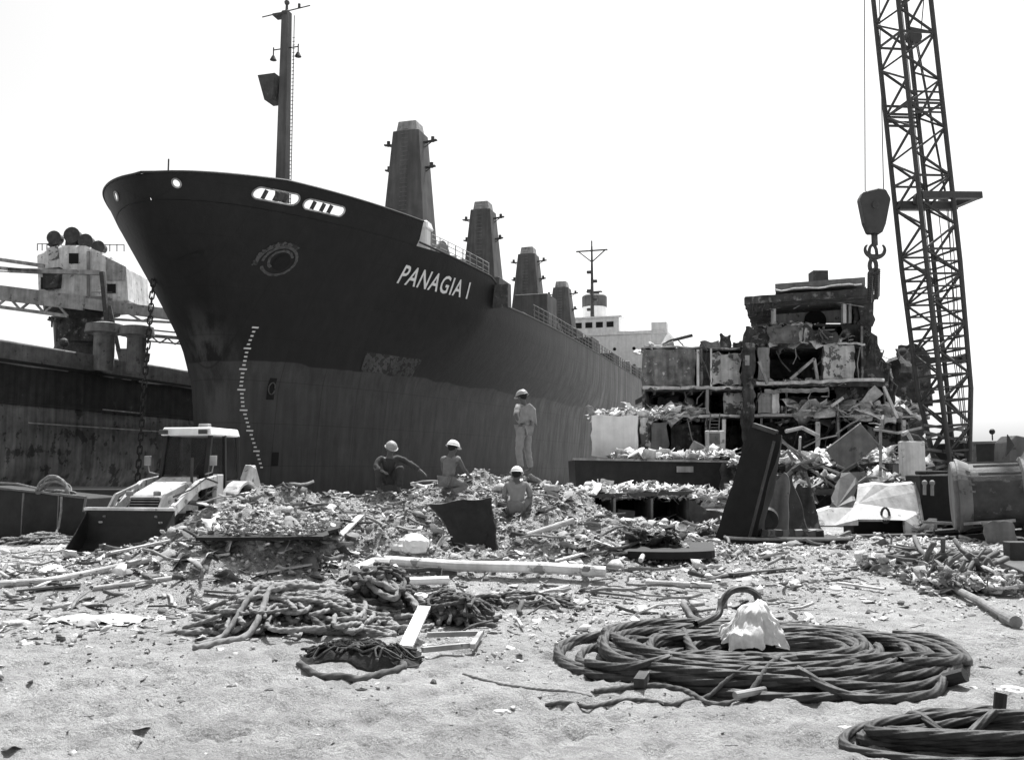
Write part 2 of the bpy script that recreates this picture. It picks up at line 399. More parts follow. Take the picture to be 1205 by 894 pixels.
def shell(zlo, ztop, smax, ns, nzz, holes=(), eps=0):
    b = B(); bm = b.bm; ts = [(i / ns) for i in range(ns + 1)]
    for side in (-1, 1):
        g = []
        for t in ts:
            row = []
            for j in range(nzz + 1):
                v = j / nzz
                s_ = t ** 1.9 * smax if smax > 30 else t ** 1.4 * smax
                zt = min(topz(s_), ztop); z = zlo + (zt - zlo) * v
                s = stem(z) + s_ * (smax - stem(z)) / smax
                zt = min(topz(s), ztop); z = zlo + (zt - zlo) * v
                row.append(bm.verts.new(hp(max(s, stem(z)), z, side)))
            g.append(row)
        for i in range(ns):
            for j in range(nzz):
                q = (g[i][j], g[i + 1][j], g[i + 1][j + 1], g[i][j + 1]); c = sum((v.co for v in q), V()) / 4
                if any(inside(c, h, side) for h in holes): continue
                if (q[1].co - q[0].co).length < 1e-6 and (q[2].co - q[3].co).length < 1e-6: continue
                bm.faces.new(q)
    bmesh.ops.remove_doubles(bm, verts=bm.verts, dist=.002)
    return b
def inside(c, h, side):
    if h[4] != side: return False
    dx, dz = (c.x - h[0]) if h[5] == 1 else (c.y - h[5]), c.z - h[1]; a, r = h[2], h[3]
    dx = max(abs(dx) - (a - r), 0); return dx * dx + dz * dz < r * r
h1 = hit(327, 229, zz=(13, 15.3), ss=(0, 12)); h2 = hit(381, 241, zz=(13, 15.3), ss=(0, 14)); h3 = hit(208, 216, ss=(-1, 5), zz=(13, 15.3)); h4 = hit(138, 232, side=1, ss=(-1, 6), zz=(13, 15.3))
HOLES = [(h1[0], 14.55, .92, .25, -1, 1), (h2[0] + .1, 14.50, 1.0, .23, -1, 1), (h3[0], 14.55, .17, .17, -1, hp(h3[0], 14.55, -1).y), (h4[0], 14.45, .17, .17, 1, hp(h4[0], 14.45, 1).y)]
lower = shell(-1.5, ZB, SL, 150, 46)
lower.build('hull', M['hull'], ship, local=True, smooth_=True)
up = shell(ZB, 15.4, 11.3, 300, 26, HOLES)
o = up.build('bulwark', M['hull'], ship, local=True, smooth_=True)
md = o.modifiers.new('plate', 'SOLIDIFY'); md.thickness = .008; md.offset = 0
# transom
b = B(); b.prism([hp(SL, z, -1) for z in (0, 4, 8, 12)] + [hp(SL, z, 1) for z in (12, 8, 4, 0)], (.1, 0, 0)); b.build('transom', M['hull'], ship, local=True)
# decks
b = B()
def deck(s0, s1, z, n=30):
    ss = [s0 + (s1 - s0) * i / n for i in range(n + 1)]
    p = [hp(s, min(z, topz(s)), -1) * .97 + V((s * .03, 0, 0)) for s in ss] + [hp(s, min(z, topz(s)), 1) * .97 + V((s * .03, 0, 0)) for s in reversed(ss)]
    for q in p: q.z = z
    b.prism(p, (0, 0, -.05))
deck(1.6, 19, 13.2); deck(18.9, SL - .2, 11.7)
b.prism([(19, -11, 11.7), (19, 11, 11.7), (19, 11, 13.15), (19, -11, 13.15)], (-.06, 0, 0))
b.build('deck', M['steel_dark'], ship, local=True)
# rims of the mooring openings, rails, lips
for (s, z, a, r, side, sl_) in HOLES:
    pts = []
    for k in range(36):
        an = 2 * math.pi * k / 36; cx = (a - r) * (1 if math.cos(an) > 0 else -1)
        if sl_ == 1: pts.append(hp(s + cx + r * math.cos(an), z + r * math.sin(an), side, .03)); continue
        yy_ = abs(sl_ + r * math.cos(an)); zz_ = z + r * math.sin(an); lo, hi = stem(zz_), stem(zz_) + 9
        for _ in range(30): m_ = (lo + hi) / 2; lo, hi = (m_, hi) if half(m_, zz_) < yy_ else (lo, m_)
        pts.append(V((lo - .03, side * yy_, zz_)))
    bb = B(); bb.tube(pts, .045, 6, closed=True); bb.build('mooring_opening_rim', M['steel_pale'], ship, local=True, smooth_=True)
    if a > .5:
        bb = B()
        for q in (-.35, .12, .5):
            bb.cyl(hp(s + q, z - .3, side, -.35), hp(s + q, z + .12, side, -.35), .10, n=10)
        bb.build('mooring_roller', M['steel_dark'], ship, local=True)
bb = B(); bb.tube([hp(s, topz(s) + .02, -1) for s in np.linspace(stem(15.3) + .01, 11, 60)], .06, 6); bb.tube([hp(s, topz(s) + .02, 1) for s in np.linspace(stem(15.3) + .01, 11, 60)], .06, 6)
bb.tube([hp(s, topz(s) + .02, -1) for s in np.linspace(11.4, SL, 160)], .06, 6); bb.build('gunwale', M['steel_black'], ship, local=True)
# name on the bow
def lettering(txt, pa, pb, hgt, mt, name):
    cu = bpy.data.curves.new('lettering', 'FONT'); cu.body = txt; cu.size = 1; cu.offset = .012; cu.space_character = 1.12; cu.resolution_u = 3
    to = bpy.data.objects.new('lettering', cu); col.objects.link(to); bpy.context.view_layer.update()
    tm = bpy.data.meshes.new_from_object(to); col.objects.unlink(to); bpy.data.objects.remove(to)
    bm = bmesh.new(); bm.from_mesh(tm); bmesh.ops.triangulate(bm, faces=bm.faces)
    bmesh.ops.subdivide_edges(bm, edges=bm.edges, cuts=1)
    xs = [v.co.x for v in bm.verts]; ys = [v.co.y for v in bm.verts]; x0, x1 = min(xs), max(xs); y0, y1 = min(ys), max(ys)
    for v in bm.verts:
        u = (v.co.x - x0) / (x1 - x0); t = (v.co.y - y0) / (y1 - y0)
        s = pa[0] + (pb[0] - pa[0]) * u; z = pa[1] + (pb[1] - pa[1]) * u + t * hgt
        v.co = hp(s, z, -1, .035)
    bpy.data.meshes.remove(tm)
    q = B(); q.bm.free(); q.bm = bm; return q.build(name, mt, ship, local=True)
pa = hit(466, 333, ss=(6, 22), zz=(8, 13.5)); pb = hit(549, 352, ss=(8, 30), zz=(8, 13.5))
lettering('PANAGIA I', pa, pb, .98, M['letter_white'], 'name_lettering')
# draught marks
bb = B(); mk_px = [(300, 386), (291, 410), (286, 434), (284, 457), (286, 481), (293, 505), (301, 529), (308, 552)]
pts = [hit(x, y, ss=(5, 22), zz=(0, 11)) for x, y in mk_px]
zs = [p[1] for p in pts][::-1]; sv = [p[0] for p in pts][::-1]
z = zs[-1]; k = 0
while z > zs[0]:
    s = float(np.interp(z, zs, sv)); wd = .24 if k % 5 == 0 else .10
    bb.prism([hp(s - wd / 2, z, -1, .03), hp(s + wd / 2, z, -1, .03), hp(s + wd / 2, z + .075, -1, .03), hp(s - wd / 2, z + .075, -1, .03)], (0, .02, 0)); z -= .2; k += 1
bb.build('draught_marks', M['letter_white'], ship, local=True)
pts = [hit(x, y, ss=(3, 22), zz=(0, 11)) for x, y in ((238, 385), (248, 430), (246, 470), (240, 500))]
# worn paint and hawse pipes
def patch_on(px, py, wpx, hpx, mt, name, off=.03, n=18, ragged=.25, side=-1, inner=None, a0=0, a1=2 * math.pi):
    s, z = hit(px, py, side); s2, z2 = hit(px + wpx / 2, py, side); s3, z3 = hit(px, py - hpx / 2, side)
    rs, rz_ = max(abs(s2 - s), .1), max(abs(z3 - z), .1); bb = B(); ring = []; rin = []
    for k in range(n + 1):
        an = a0 + (a1 - a0) * k / n; j = 1 + random.uniform(-ragged, ragged)
        ring.append(hp(s + rs * math.cos(an) * j, z + rz_ * math.sin(an) * j, side, off))
        if inner: rin.append(hp(s + rs * inner * math.cos(an), z + rz_ * inner * math.sin(an), side, off))
    if inner:
        v = [bb.bm.verts.new(p) for p in ring]; w_ = [bb.bm.verts.new(p) for p in rin]
        for k in range(n): bb.bm.faces.new((v[k], v[k + 1], w_[k + 1], w_[k]))
    else: bb.bm.faces.new([bb.bm.verts.new(p) for p in ring[:-1]])
    return bb.build(name, mt, ship, local=True)
mk('stem_worn_lit', .055, var=.6, scale=1.5, rough=.8, bump=0, streak=.6, patch=(.04, .52, 1.2))  # stem highlight and wear as one paint tone, left unused
mk('worn_lit', .075, var=.6, scale=3, rough=.8, bump=0, patch=(.02, .5, 3))
patch_on(328, 308, 56, 50, M['worn_lit'], 'worn_paint_ring', n=40, inner=.80, a0=1.0, a1=3.5, ragged=.05)
patch_on(329, 307, 42, 38, M['mark_grey'], 'worn_paint_ring', n=40, inner=.84, a0=-2.6, a1=3.3, ragged=.03)
patch_on(330, 306, 30, 26, M['mark_grey'], 'hawse_pipe_rim', off=.04, n=30, inner=.78, a0=.4, a1=4.2, ragged=.04)
patch_on(331, 309, 20, 20, M['void'], 'hawse_pipe', off=.045, ragged=.05)
patch_on(230, 300, 18, 14, M['void'], 'hawse_pipe', off=.03, ragged=.1)
# bulb and thruster marks below the paint line
def onhull_rect(p0, p1, mt, name, off=.03):
    s0, z0 = hit(*p0); s1, z1 = hit(*p1); bb = B()
    bb.sheet(lambda u, v: hp(s0 + (s1 - s0) * u, z0 + (z1 - z0) * v, -1, off), 6, 6); return bb.build(name, mt, ship, local=True)
onhull_rect((313, 470), (326, 445), M['void'], 'thruster_mark')
s, z = hit(319, 457); bb = B(); bb.tube([hp(s + .14 * math.cos(a), z + .30 * math.sin(a), -1, .06) for a in np.linspace(0, 6.0, 14)], .035, 6); bb.build('thruster_symbol', M['mark_grey'], ship, local=True)
onhull_rect((319, 548), (328, 532), M['void'], 'thruster_mark')
onhull_rect((424, 436), (497, 423), M['worn_lit'], 'overpainted_patch', off=.02)
# foremast
def loc(s, y, z): return V((s, y, z))
def zat(s, py, y=0):                      # height at station s that shows at picture row py
    lo, hi = 0, 60
    for _ in range(40):
        m_ = (lo + hi) / 2
        if proj(SW @ loc(s, y, m_))[1] > py: lo = m_
        else: hi = m_
    return lo
sm = 11.2; ztop = zat(sm, 14)
fm = B(); fm.box((sm, 0, (13.2 + ztop) / 2), (.68, .70, ztop - 13.2), top=(.75, .62)); fmo = fm.build('foremast', M['post_grey'], ship, local=True, bevel=.05)
bb = B(); bb.cyl((sm, 0, ztop), (sm, 0, ztop + 1.0), .09, .05, 8); bb.ball((sm, 0, ztop + .55), .16, 8)
bb.bar((sm, -1.5, ztop + .15), (sm, 1.6, ztop - .1), .05); bb.box((sm, .3, ztop - .2), (.6, .9, .12)); bb.cyl((sm, -.8, ztop + .1), (sm, -.8, ztop + .35), .08, n=8)
bb.build('mast_head', M['steel_dark'], fmo, local=True)
bb = B(); zp = zat(sm, 92); zq = zat(sm, 120)
bb.hexa([(sm - .6, .45, zq), (sm + .4, .45, zq), (sm + .4, .95, zq), (sm - .6, .95, zq), (sm - .8, .2, zp), (sm + .5, .2, zp), (sm + .5, 1.3, zp), (sm - .8, 1.3, zp)])
bb.build('lamp_platform', M['steel_dark'], fmo, local=True)
for y_ in (-1, 1):
    bb = B(); zl = zat(sm, 62); bb.bar((sm, y_ * .2, zl + .25), (sm, y_ * .8, zl + .25), .05); bb.cyl((sm, y_ * .8, zl + .4), (sm, y_ * .8, zl - .15), .04, n=6); bb.cyl((sm, y_ * .8, zl - .1), (sm, y_ * .8, zl - .35), .08, .2, n=10)
    bb.build('mast_lamp', M['steel_black'], fmo, local=True)
bb = B()
for k in range(60):
    zz_ = 13.6 + k * .22
    if zz_ < ztop - .3: bb.bar((sm, -.42, zz_), (sm, -.56, zz_), .03)
bb.bar((sm, -.56, 13.4), (sm, -.50, ztop - .3), .035); bb.build('ladder', M['steel_dark'], fmo, local=True)
# crane posts
for (s, pyt, wb_, wt_, bz) in ((29.6, 146, 4.6, 2.1, 0), (47.3, 239, 3.9, 1.9, 1), (63.2, 292, 3.9, 1.9, 1), (79, 332, 3.9, 1.9, 1)):
    zt = zat(s, pyt); bb = B(); h0 = 11.7
    mid = 19.5 if bz else 17.5
    bb.box((s, 0, (mid + zt - .8) / 2), (2.8, wb_ * .80, zt - .8 - mid), top=(.7, wt_ / wb_ / .80))
    bb.box((s, 0, (h0 + mid) / 2 + .001), (4.2, wb_ * (1.15 if bz else .86), mid - h0), top=((.9, .97) if bz else (.7, .93)))
    po = bb.build('crane_post', M['post_grey'], ship, local=True, bevel=.06)
    q = B(); q.box((s, 0, zt - .4), (1.6, wt_ * .8, .8), top=(.9, .85)); q.build('post_cap', M['steel_pale'], po, local=True, bevel=.04)
    for zz_, ww in ((zt - 1.6, 1.1), (zt - 3.6, 1.0)):
        for y_ in (-1, 1):
            q = B(); q.bar((s, y_ * wt_ * .45, zz_), (s, y_ * (wt_ * .5 + ww), zz_ + .12), .28, .10); q.bar((s, y_ * wt_ * .45, zz_ - .5), (s, y_ * (wt_ * .5 + ww * .6), zz_), .06)
            q.cyl((s, y_ * (wt_ * .5 + ww * .7), zz_), (s, y_ * (wt_ * .5 + ww * .7), zz_ + .4), .14, n=8)
            q.build('sheave_bracket', M['steel_dark'], po, local=True)
    q = B()
    for k in range(int((zt - 14) / .35)):
        zz_ = 13.8 + k * .35; q.bar((s - 2.0 + .05 * k * .6 if zz_ < mid else s - 1.55 + (zz_ - mid) * .04, .3, zz_), (s - 2.0 + .05 * k * .6 if zz_ < mid else s - 1.55 + (zz_ - mid) * .04, -.3, zz_), .035)
    q.build('ladder', M['steel_grey'], po, local=True)
# lean-to of the first post
q = B(); q.prism([(28.2, -2.0, 11.7), (28.2, -4.4, 11.7), (28.2, -4.2, 15.8), (28.2, -3.1, 17.6), (28.2, -1.9, 18.5)], (3, 0, 0)); q.build('winch_casing', M['post_grey'], ship, local=True, bevel=.05)
# hatches, winch houses
for (s, y, w_, l_, z0, z1, m_, nm) in ((24.5, -3, 5, 2.2, 11.7, 14.0, 'steel_grey', 'winch_house'), (45.5, -5.6, 3.0, 3.4, 11.7, 17.4, 'post_grey', 'winch_house'), (60.5, -5.0, 6.0, 3.4, 11.7, 15.6, 'post_grey', 'winch_house'), (68.0, -7.2, 3.2, 4.0, 11.7, 14.8, 'post_grey', 'winch_house'),
        (38.5, 0, 16, 11, 11.7, 13.9, 'steel_dark', 'hatch_cover'), (54.5, 0, 16, 8, 11.7, 13.9, 'steel_dark', 'hatch_cover'), (71.0, 0, 16, 8, 11.7, 13.9, 'steel_dark', 'hatch_cover'), (83.5, -8.4, 1.6, 2.6, 11.7, 14.0, 'post_grey', 'winch_house')):
    q = B(); q.box((s, y, (z0 + z1) / 2), (l_, w_, z1 - z0)); q.build(nm, M[m_], ship, local=True, bevel=.05)
q = B(); q.bar((49.2, -5.2, 17.0), (58, -5.0, 14.9), 1.3, .5); q.build('crane_jib', M['post_grey'], ship, local=True)
# forecastle gear behind the rail
q = B(); q.box((12.7, hp(12.7, 14).y + .7, 14.45), (.7, .6, 1.5)); q.box((12.7, hp(12.7, 14).y + .7, 15.35), (.95, .9, .5), top=(.7, .7)); q.build('ventilator', M['white_paint'], ship, local=True, bevel=.08)
q = B()
for k in range(9):
    s = 12.6 + k * .72; p = hp(s, topz(s)); q.cyl((s, p.y + .15, p.z - .02), (s, p.y + .15, p.z + .85), .03, n=6)
for hh in (.3, .6, .85): q.tube([V((s, hp(s, topz(s)).y + .15, topz(s) + hh)) for s in np.linspace(12.6, 18.4, 12)], .022, 5)
q.build('railing', M['steel_pale'], ship, local=True)
for s, y, r_, w2 in ((13.6, -7.0, .7, 1.3), (15.4, -7.6, .8, 1.0)):
    q = B(); q.cyl((s, y - w2 / 2, 14.0), (s, y + w2 / 2, 14.0), r_, n=16); q.cyl((s, y - w2 / 2 - .1, 14.0), (s, y - w2 / 2, 14.0), r_ + .35, n=18); q.cyl((s, y + w2 / 2, 14.0), (s, y + w2 / 2 + .1, 14.0), r_ + .35, n=18); q.box((s, y, 13.5), (1.6, w2 + .8, .5))
    q.build('windlass', M['steel_grey'], ship, local=True)
for s, d in ((13.9, 1.6), (15.2, 1.6), (16.6, 1.5), (17.6, 1.5)):
    q = B(); q.cyl((s, hp(s, 13.7).y + d, 13.2), (s, hp(s, 13.7).y + d, 14.4), .2, n=10); q.cyl((s, hp(s, 13.7).y + d, 14.4), (s, hp(s, 13.7).y + d, 14.5), .28, n=10)
    q.build('mooring_bollard', M['dirty_white'], ship, local=True)
# rail stanchions and boxes along the midship edge
q = B()
for k in range(58):
    s = 26 + k * 1.15 + (0 if k % 5 else .2); p = hp(s, 12); q.cyl((s, p.y + .1, 11.9), (s, p.y + .1, 13.1), .045, n=5)
for hh in (12.45, 12.75, 13.1): q.tube([V((s, hp(s, 12).y + .1, hh)) for s in np.linspace(26, 92, 40)], .03, 4)
q.build('railing', M['steel_grey'], ship, local=True)
for (s, l_, hh, m_) in ((66, 1.5, 1.6, 'steel_pale'), (70, 2.4, 1.5, 'post_grey'), (74, 2.0, 1.7, 'steel_grey'), (77, 1.6, 1.3, 'steel_pale'), (80, 2.6, 1.8, 'post_grey'), (86, 2.2, 2.2, 'post_grey')):
    q = B(); q.box((s, -10.3, 11.7 + hh / 2 + .3), (l_, .9, hh + .3)); q.build('deck_locker', M[m_], ship, local=True, bevel=.05)
# accommodation block aft
s0 = 88
q = B(); z1 = zat(s0, 392, -11); z2 = zat(s0, 378, -8)
q.box((s0 + 5, 0, (11.7 + z1) / 2), (10, 19.6, z1 - 11.7)); q.build('accommodation', M['white_paint'], ship, local=True, bevel=.05)
q = B(); q.box((s0 + 4, 0, z1 + .2), (8.6, 24, .4)); q.box((s0 + .3, -11.0, z1 + .9), (1.6, 2, 1.0)); q.prism([(s0 + .4, -9.8, z1), (s0 + .4, -12, z1), (s0 + .4, -9.8, z1 - 3.4)], (1.6, 0, 0)); q.build('bridge_wing', M['white_paint'], ship, local=True)
q = B(); zr = z1 + 2.3; q.box((s0 + 3.6, .4, z1 + 1.35), (7, 12, 2.1)); wh = q.build('wheelhouse', M['white_paint'], ship, local=True, bevel=.05)
for k in range(7):
    q = B(); q.box((s0 + .09, -4.4 + k * 1.45, z1 + 1.5), (.05, .95, .75)); q.build('bridge_window', M['glass'], wh, local=True)
q = B(); q.box((s0 + 3.6, .4, z1 + 2.5), (7.6, 12.8, .2)); q.build('wheelhouse_roof', M['white_paint'], wh, local=True)
for y, z in ((-5.0, z1 - 1.9), (-7.6, z1 - 4.2), (-4, z1 - 4.2), (-7.6, z1 - 1.9)):
    q = B(); q.cyl((s0 - .03, y, z), (s0 - .08, y, z), .22, n=12); q.build('porthole', M['void'], ship, local=True)
fy = -.7; q = B(); zf = zat(s0 + 8, 376, fy); q.cyl((s0 + 8, fy, z1 + .3), (s0 + 8, fy, zat(s0 + 8, 362, fy)), 1.75, n=20); fn = q.build('funnel', M['white_paint'], ship, local=True, smooth_=False)
q = B(); za, zc = zat(s0 + 8, 362, fy), zat(s0 + 8, 348, fy); q.lathe((s0 + 8, fy, za), (0, 0, 1), [(0, 1.8), (zc - za - .2, 1.8), (zc - za, 1.6)], 20); q.cyl((s0 + 8, fy, zc), (s0 + 8, fy, zc + .5), .7, n=10); q.box((s0 + 8, fy, zc + .55), (.9, 2.2, .1)); q.build('funnel_top', M['post_grey'], fn, local=True)
q = B(); sr = s0 + 2; yr = -1.6; zt = zat(sr, 290, yr); q.cyl((sr, yr, z1 + 2.5), (sr, yr, zt), .28, .12, 8)
q.bar((sr, yr - 2.2, zt - .6), (sr, yr + 2.2, zt - .6), .18); q.bar((sr, yr - 1.9, zt - .6), (sr, yr, zt - 2.2), .14); q.bar((sr, yr + 1.9, zt - .6), (sr, yr, zt - 2.2), .14); q.cyl((sr, yr, zt), (sr, yr, zt + .8), .1, n=6)
for k in range(5): q.box((sr, yr + .35 * (-1) ** k, zt - 3.6 - k * 1.3), (.5, .7, .35))
q.build('radar_mast', M['steel_dark'], ship, local=True)
q = B(); q.tube([(s0 - 1.0, -10.5, 11.7), (s0 - 1.0, -10.7, z1 - 3.2), (s0 - 1.0, -11.3, z1 - 1.9), (s0 - 1.0, -12.6, z1 - 1.2), (s0 - 1.0, -15.4, z1 - .6)], .22, 8); q.bar((s0 - 1, -13.4, z1 - 1), (s0 - 1, -14.6, z1 - 2.4), .15); q.build('davit', M['steel_dark'], ship, local=True)
q = B(); q.cyl((2.2, .8, 15), (2.2, .8, 16.6), .04, n=5); q.build('jackstaff', M['steel_dark'], ship, local=True)
# ---------------------------------------------------------------- chain hanging from the bow
def chain(b, p0, p1, ln=.42, r=.055, sag=0):
    p0, p1 = V(p0), V(p1); n = int((p1 - p0).length / (ln * .72)); 
    for i in range(n):
        t = (i + .5) / n; c = p0.lerp(p1, t) + V((0, 0, -sag * 4 * t * (1 - t)))
        d = (p1 - p0).normalized(); s_ = d.cross(V((0, 1, 0))).normalized(); t2 = d.cross(s_)
        e = s_ if i % 2 else (t2 * .8 + s_ * .45).normalized()
        b.tube([c + d * (ln / 2 - ln * .25 + ln * .25 * math.sin(a) if math.sin(a) > 0 else -(ln / 2 - ln * .25) + ln * .25 * math.sin(a)) + e * ln * .26 * math.cos(a) for a in np.linspace(0, 2 * math.pi, 12, endpoint=False)], r, 5, closed=True)
b = B(); pc = Q(181, 322, 44.5); pg = Q(160, 590, 43.0); pm = Q(171, 440, 44); chain(b, pc, pm, .42, .038); chain(b, pm, pg, .42, .038)
solo(b, 'anchor_chain', M['steel_black'], 'long dark anchor chain hanging down from the ship bow beside the stem', 'chain')
# ---------------------------------------------------------------- the older ship on the left
O2 = V((-28.4, 51.8, 0)); s2 = thing('old_freighter', 'rusty low hulled freighter with a white deck crane, lying left of the big ship', 'ship', O2, math.pi / 2 - PHI)
W2 = WM[s2.name]
def sec(zs_):                            # hull section profile, y = 0 is the visible side
    return zs_
prof = [(9.2, .0), (8.25, .0), (8.2, -.12), (8.0, -.12), (7.95, 0), (5.6, 0), (3.2, .0), (2.0, .25), (1.2, .9), (.5, 2.0), (.2, 3.2)]
def sideplate(z0, z1, mt, name, off=0, th=.12):
    q = B(); zz_ = [z0 + (z1 - z0) * k / 10 for k in range(11)]
    def yy(z): return float(np.interp(z, [-.3, .0, .5, 1.2, 2, 9.5], [1.6, 1.1, .6, .2, 0, 0]))
    def f(u, v):
        s = -42 + 112 * u; z = z0 + (z1 - z0) * v; return V((s, yy(z) - off + .05 * nz((s * .5, z * .6, 1)), z + (.12 * nz((s * .3, 2, z1)) if 0 < v < 1 else 0) + .0022 * s * 0))
    q.sheet(f, 120, 10, th); return q.build(name, mt, s2, local=True, smooth_=True)
sideplate(8.0, 9.15, M['steel_grey'], 'bulwark', -.10)
sideplate(5.6, 8.05, M['old_hull_black'], 'upper_strake')
sideplate(-.3, 5.6, M['old_hull'], 'hull', -.02)
q = B(); q.box((14, 10.2, 3.9), (111, 17.0, 8.2)); q.build('hold', M['old_hull'], s2, local=True)
q = B(); q.bar((-42, -.12, 7.98), (70, -.12, 7.98), .12, .18); q.build('rubbing_strake', M['steel_black'], s2, local=True)
def rail2(p0, p1): pass
for (sa, sb, z) in ((2, 14, 4.6), (18, 24, 5.9), (8, 12, 5.75)):
    q = B(); q.bar((sa, -.06, z), (sb, -.06, z - .02), .07, .07); q.build('hull_fender_bar', M['steel_pale'], s2, local=True)
def s2loc(p): return W2.inverted() @ p
# deck crane: built where the photograph shows it, 9 m inboard
YC = 64
dk = B()
dk.prism([Q(42, 298, YC), Q(44, 345, YC), Q(66, 350, YC), Q(110, 360, YC), Q(150, 356, YC), Q(147, 312, YC), Q(128, 300, YC), Q(100, 288, YC), Q(72, 288, YC)], (0, 4.2, 0))
hs = dk.build('crane_house', M['dirty_white'], s2, bevel=.18)
q = B(); q.tube([Q(104, 296, YC - .3), Q(104, 355, YC - .3)], .12, 8); q.build('vent_pipe', M['steel_pale'], hs)
for (x0, x1, y0) in ((44, 72, 292), (72, 104, 283), (104, 146, 293)):
    q = B()
    for k in range(6): q.bar(Q(x0 + (x1 - x0) * k / 5, y0 + 3, YC + 1), Q(x0 + (x1 - x0) * k / 5, y0 - 5, YC + 1), .05)
    q.bar(Q(x0, y0 - 5, YC + 1), Q(x1, y0 - 5, YC + 1), .05); q.build('railing', M['steel_dark'], hs)
q = B(); q.torn([Q(124, 302, YC - .1), Q(148, 314, YC - .1), Q(148, 330, YC - .1), Q(126, 330, YC - .1)], (0, .08, 0), .03, .3); q.build('side_cover', M['steel_pale'], hs)
q = B(); q.torn([Q(54, 292, YC - .1), Q(68, 289, YC - .1), Q(69, 304, YC - .1), Q(58, 306, YC - .1)], (0, .08, 0), .03, .3); q.build('side_cover', M['peeling'], hs)
q = B(); q.box(Q(118, 352, YC - .6), (1.2, .8, .25)); q.bar(Q(108, 352, YC - 1), Q(132, 352, YC - 1), .06); q.bar(Q(108, 344, YC - 1), Q(132, 344, YC - 1), .05); q.build('service_platform', M['steel_grey'], hs)
for (x0, y0, x1, y1) in ((81, 298, 92, 310), (126, 334, 136, 345), (48, 326, 64, 340)):
    q = B(); q.prism([Q(x0, y0, YC - .06), Q(x0, y1, YC - .06), Q(x1, y1, YC - .06), Q(x1, y0, YC - .06)], (0, .05, 0)); q.build('house_opening', M['void'], hs)
q = B(); q.prism([Q(50, 316, YC - .5), Q(50, 340, YC - .5), Q(68, 338, YC - .5), Q(70, 314, YC - .5)], (0, .9, 0)); q.build('jib_foot', M['rust_dark'], hs, bevel=.04)
for (x, y, r_) in ((66, 281, .40), (87, 278, .48), (103, 285, .42), (118, 292, .36)):
    q = B(); c = Q(x, y, YC + .5); q.cyl(c - V((.0, .3, 0)), c + V((.0, .35, 0)), r_, n=16); q.cyl(c - V((0, .36, 0)), c - V((0, .3, 0)), r_ + .1, n=16)
    q.bar(c, c - V((.1, 0, .9)), .3, .5); q.build('jib_sheave', M['steel_dark'], hs)
q = B()
q.bar(Q(66, 283, YC + .5), Q(60, 291, YC + .5), .5, .4)
q.prism([Q(78, 276, YC + .6), Q(76, 292, YC + .6), Q(108, 294, YC + .6), Q(98, 282, YC + .6)], (0, .5, 0))
q.build('sheave_frame', M['steel_dark'], hs)
q = B(); q.tube([Q(98, 367, YC + 2), Q(98, 412, YC + 2)], [2.0, 1.85], 24); c0 = Q(97, 360, YC + 2); q.lathe(Q(97, 372, YC + 2), (0, 0, 1), [(0, 1.6), (.2, 2.5), (.8, 2.6)], 24); q.lathe(Q(97, 420, YC + 2), (0, 0, 1), [(-1.5, 1.9), (.5, 1.9), (1.0, 1.75)], 20)
q.build('crane_pedestal', M['steel_dark'], s2, smooth_=False)
q = B(); q.box(Q(98, 388, YC + .1), (3.6, .3, 1.6)); q.bar(Q(58, 375, YC), Q(72, 378, YC), .3, .3); q.build('pedestal_platform', M['rust_dark'], s2)
def truss(q, a0, a1, b0, b1, n, w_=.14):
    for k in range(n):
        t0, t1 = k / n, (k + 1) / n; p = a0.lerp(a1, t0), a0.lerp(a1, t1), b0.lerp(b1, t0), b0.lerp(b1, t1)
        q.bar(p[0], p[3], w_) if k % 2 else q.bar(p[2], p[1], w_)
q = B()
for dy in (0, 1.6):
    q.bar(Q(-60, 337, YC - 1 + dy), Q(100, 357, YC - 1 + dy), .3, 1.0); q.bar(Q(100, 357, YC - 1 + dy), Q(215, 372, YC - 1 + dy), .25, .75)
    q.bar(Q(-60, 345 + 8, YC - 1 + dy), Q(80, 372, YC - 1 + dy), .2, .22); q.bar(Q(120, 375, YC - 1 + dy), Q(215, 380, YC - 1 + dy), .16, .16)
truss(q, Q(-60, 340, YC - 1), Q(80, 358, YC - 1), Q(-60, 353, YC - 1), Q(80, 372, YC - 1), 10); truss(q, Q(120, 362, YC - 1), Q(215, 372, YC - 1), Q(120, 375, YC - 1), Q(215, 381, YC - 1), 4)
q.build('lowered_jib', M['steel_pale'], s2)
q = B(); q.bar(Q(-60, 297, YC - .8), Q(52, 313, YC - .8), .25, .22); q.bar(Q(-60, 310, YC - .8), Q(50, 320, YC - .8), .25, .20); q.bar(Q(10, 318, YC - .8), Q(118, 321, YC - .8), .25, .30); q.bar(Q(-60, 316, YC - .8), Q(50, 322, YC - .8), .08, .08)
q.build('upper_jib', M['steel_pale'], s2)
q = B(); q.bar(Q(120, 320, YC - 1.6), Q(130, 420, YC - 1.6), .28, .28); q.bar(Q(129, 360, YC - 2.2), Q(142, 424, YC - 2.2), .16, .22); q.build('stay_post', M['steel_dark'], s2)
for (x, y0, y1, r_, lb) in ((122, 387, 412, .75, 'w'), (160, 390, 414, .68, 'd')):
    q = B(); c = Q(x, y1 + 6, YC - 5); t = Q(x, y0 + 6, YC - 5); hh = t.z - c.z; q.lathe(c, (0, 0, 1), [(-1, r_ * .85), (hh * .9, r_ * .85), (hh, r_ * 1.0), (hh + .05, r_ * 1.6), (hh + .6, r_ * 1.5), (hh + .75, r_ * .6)], 20); q.build('mushroom_vent', M['steel_grey'], s2)
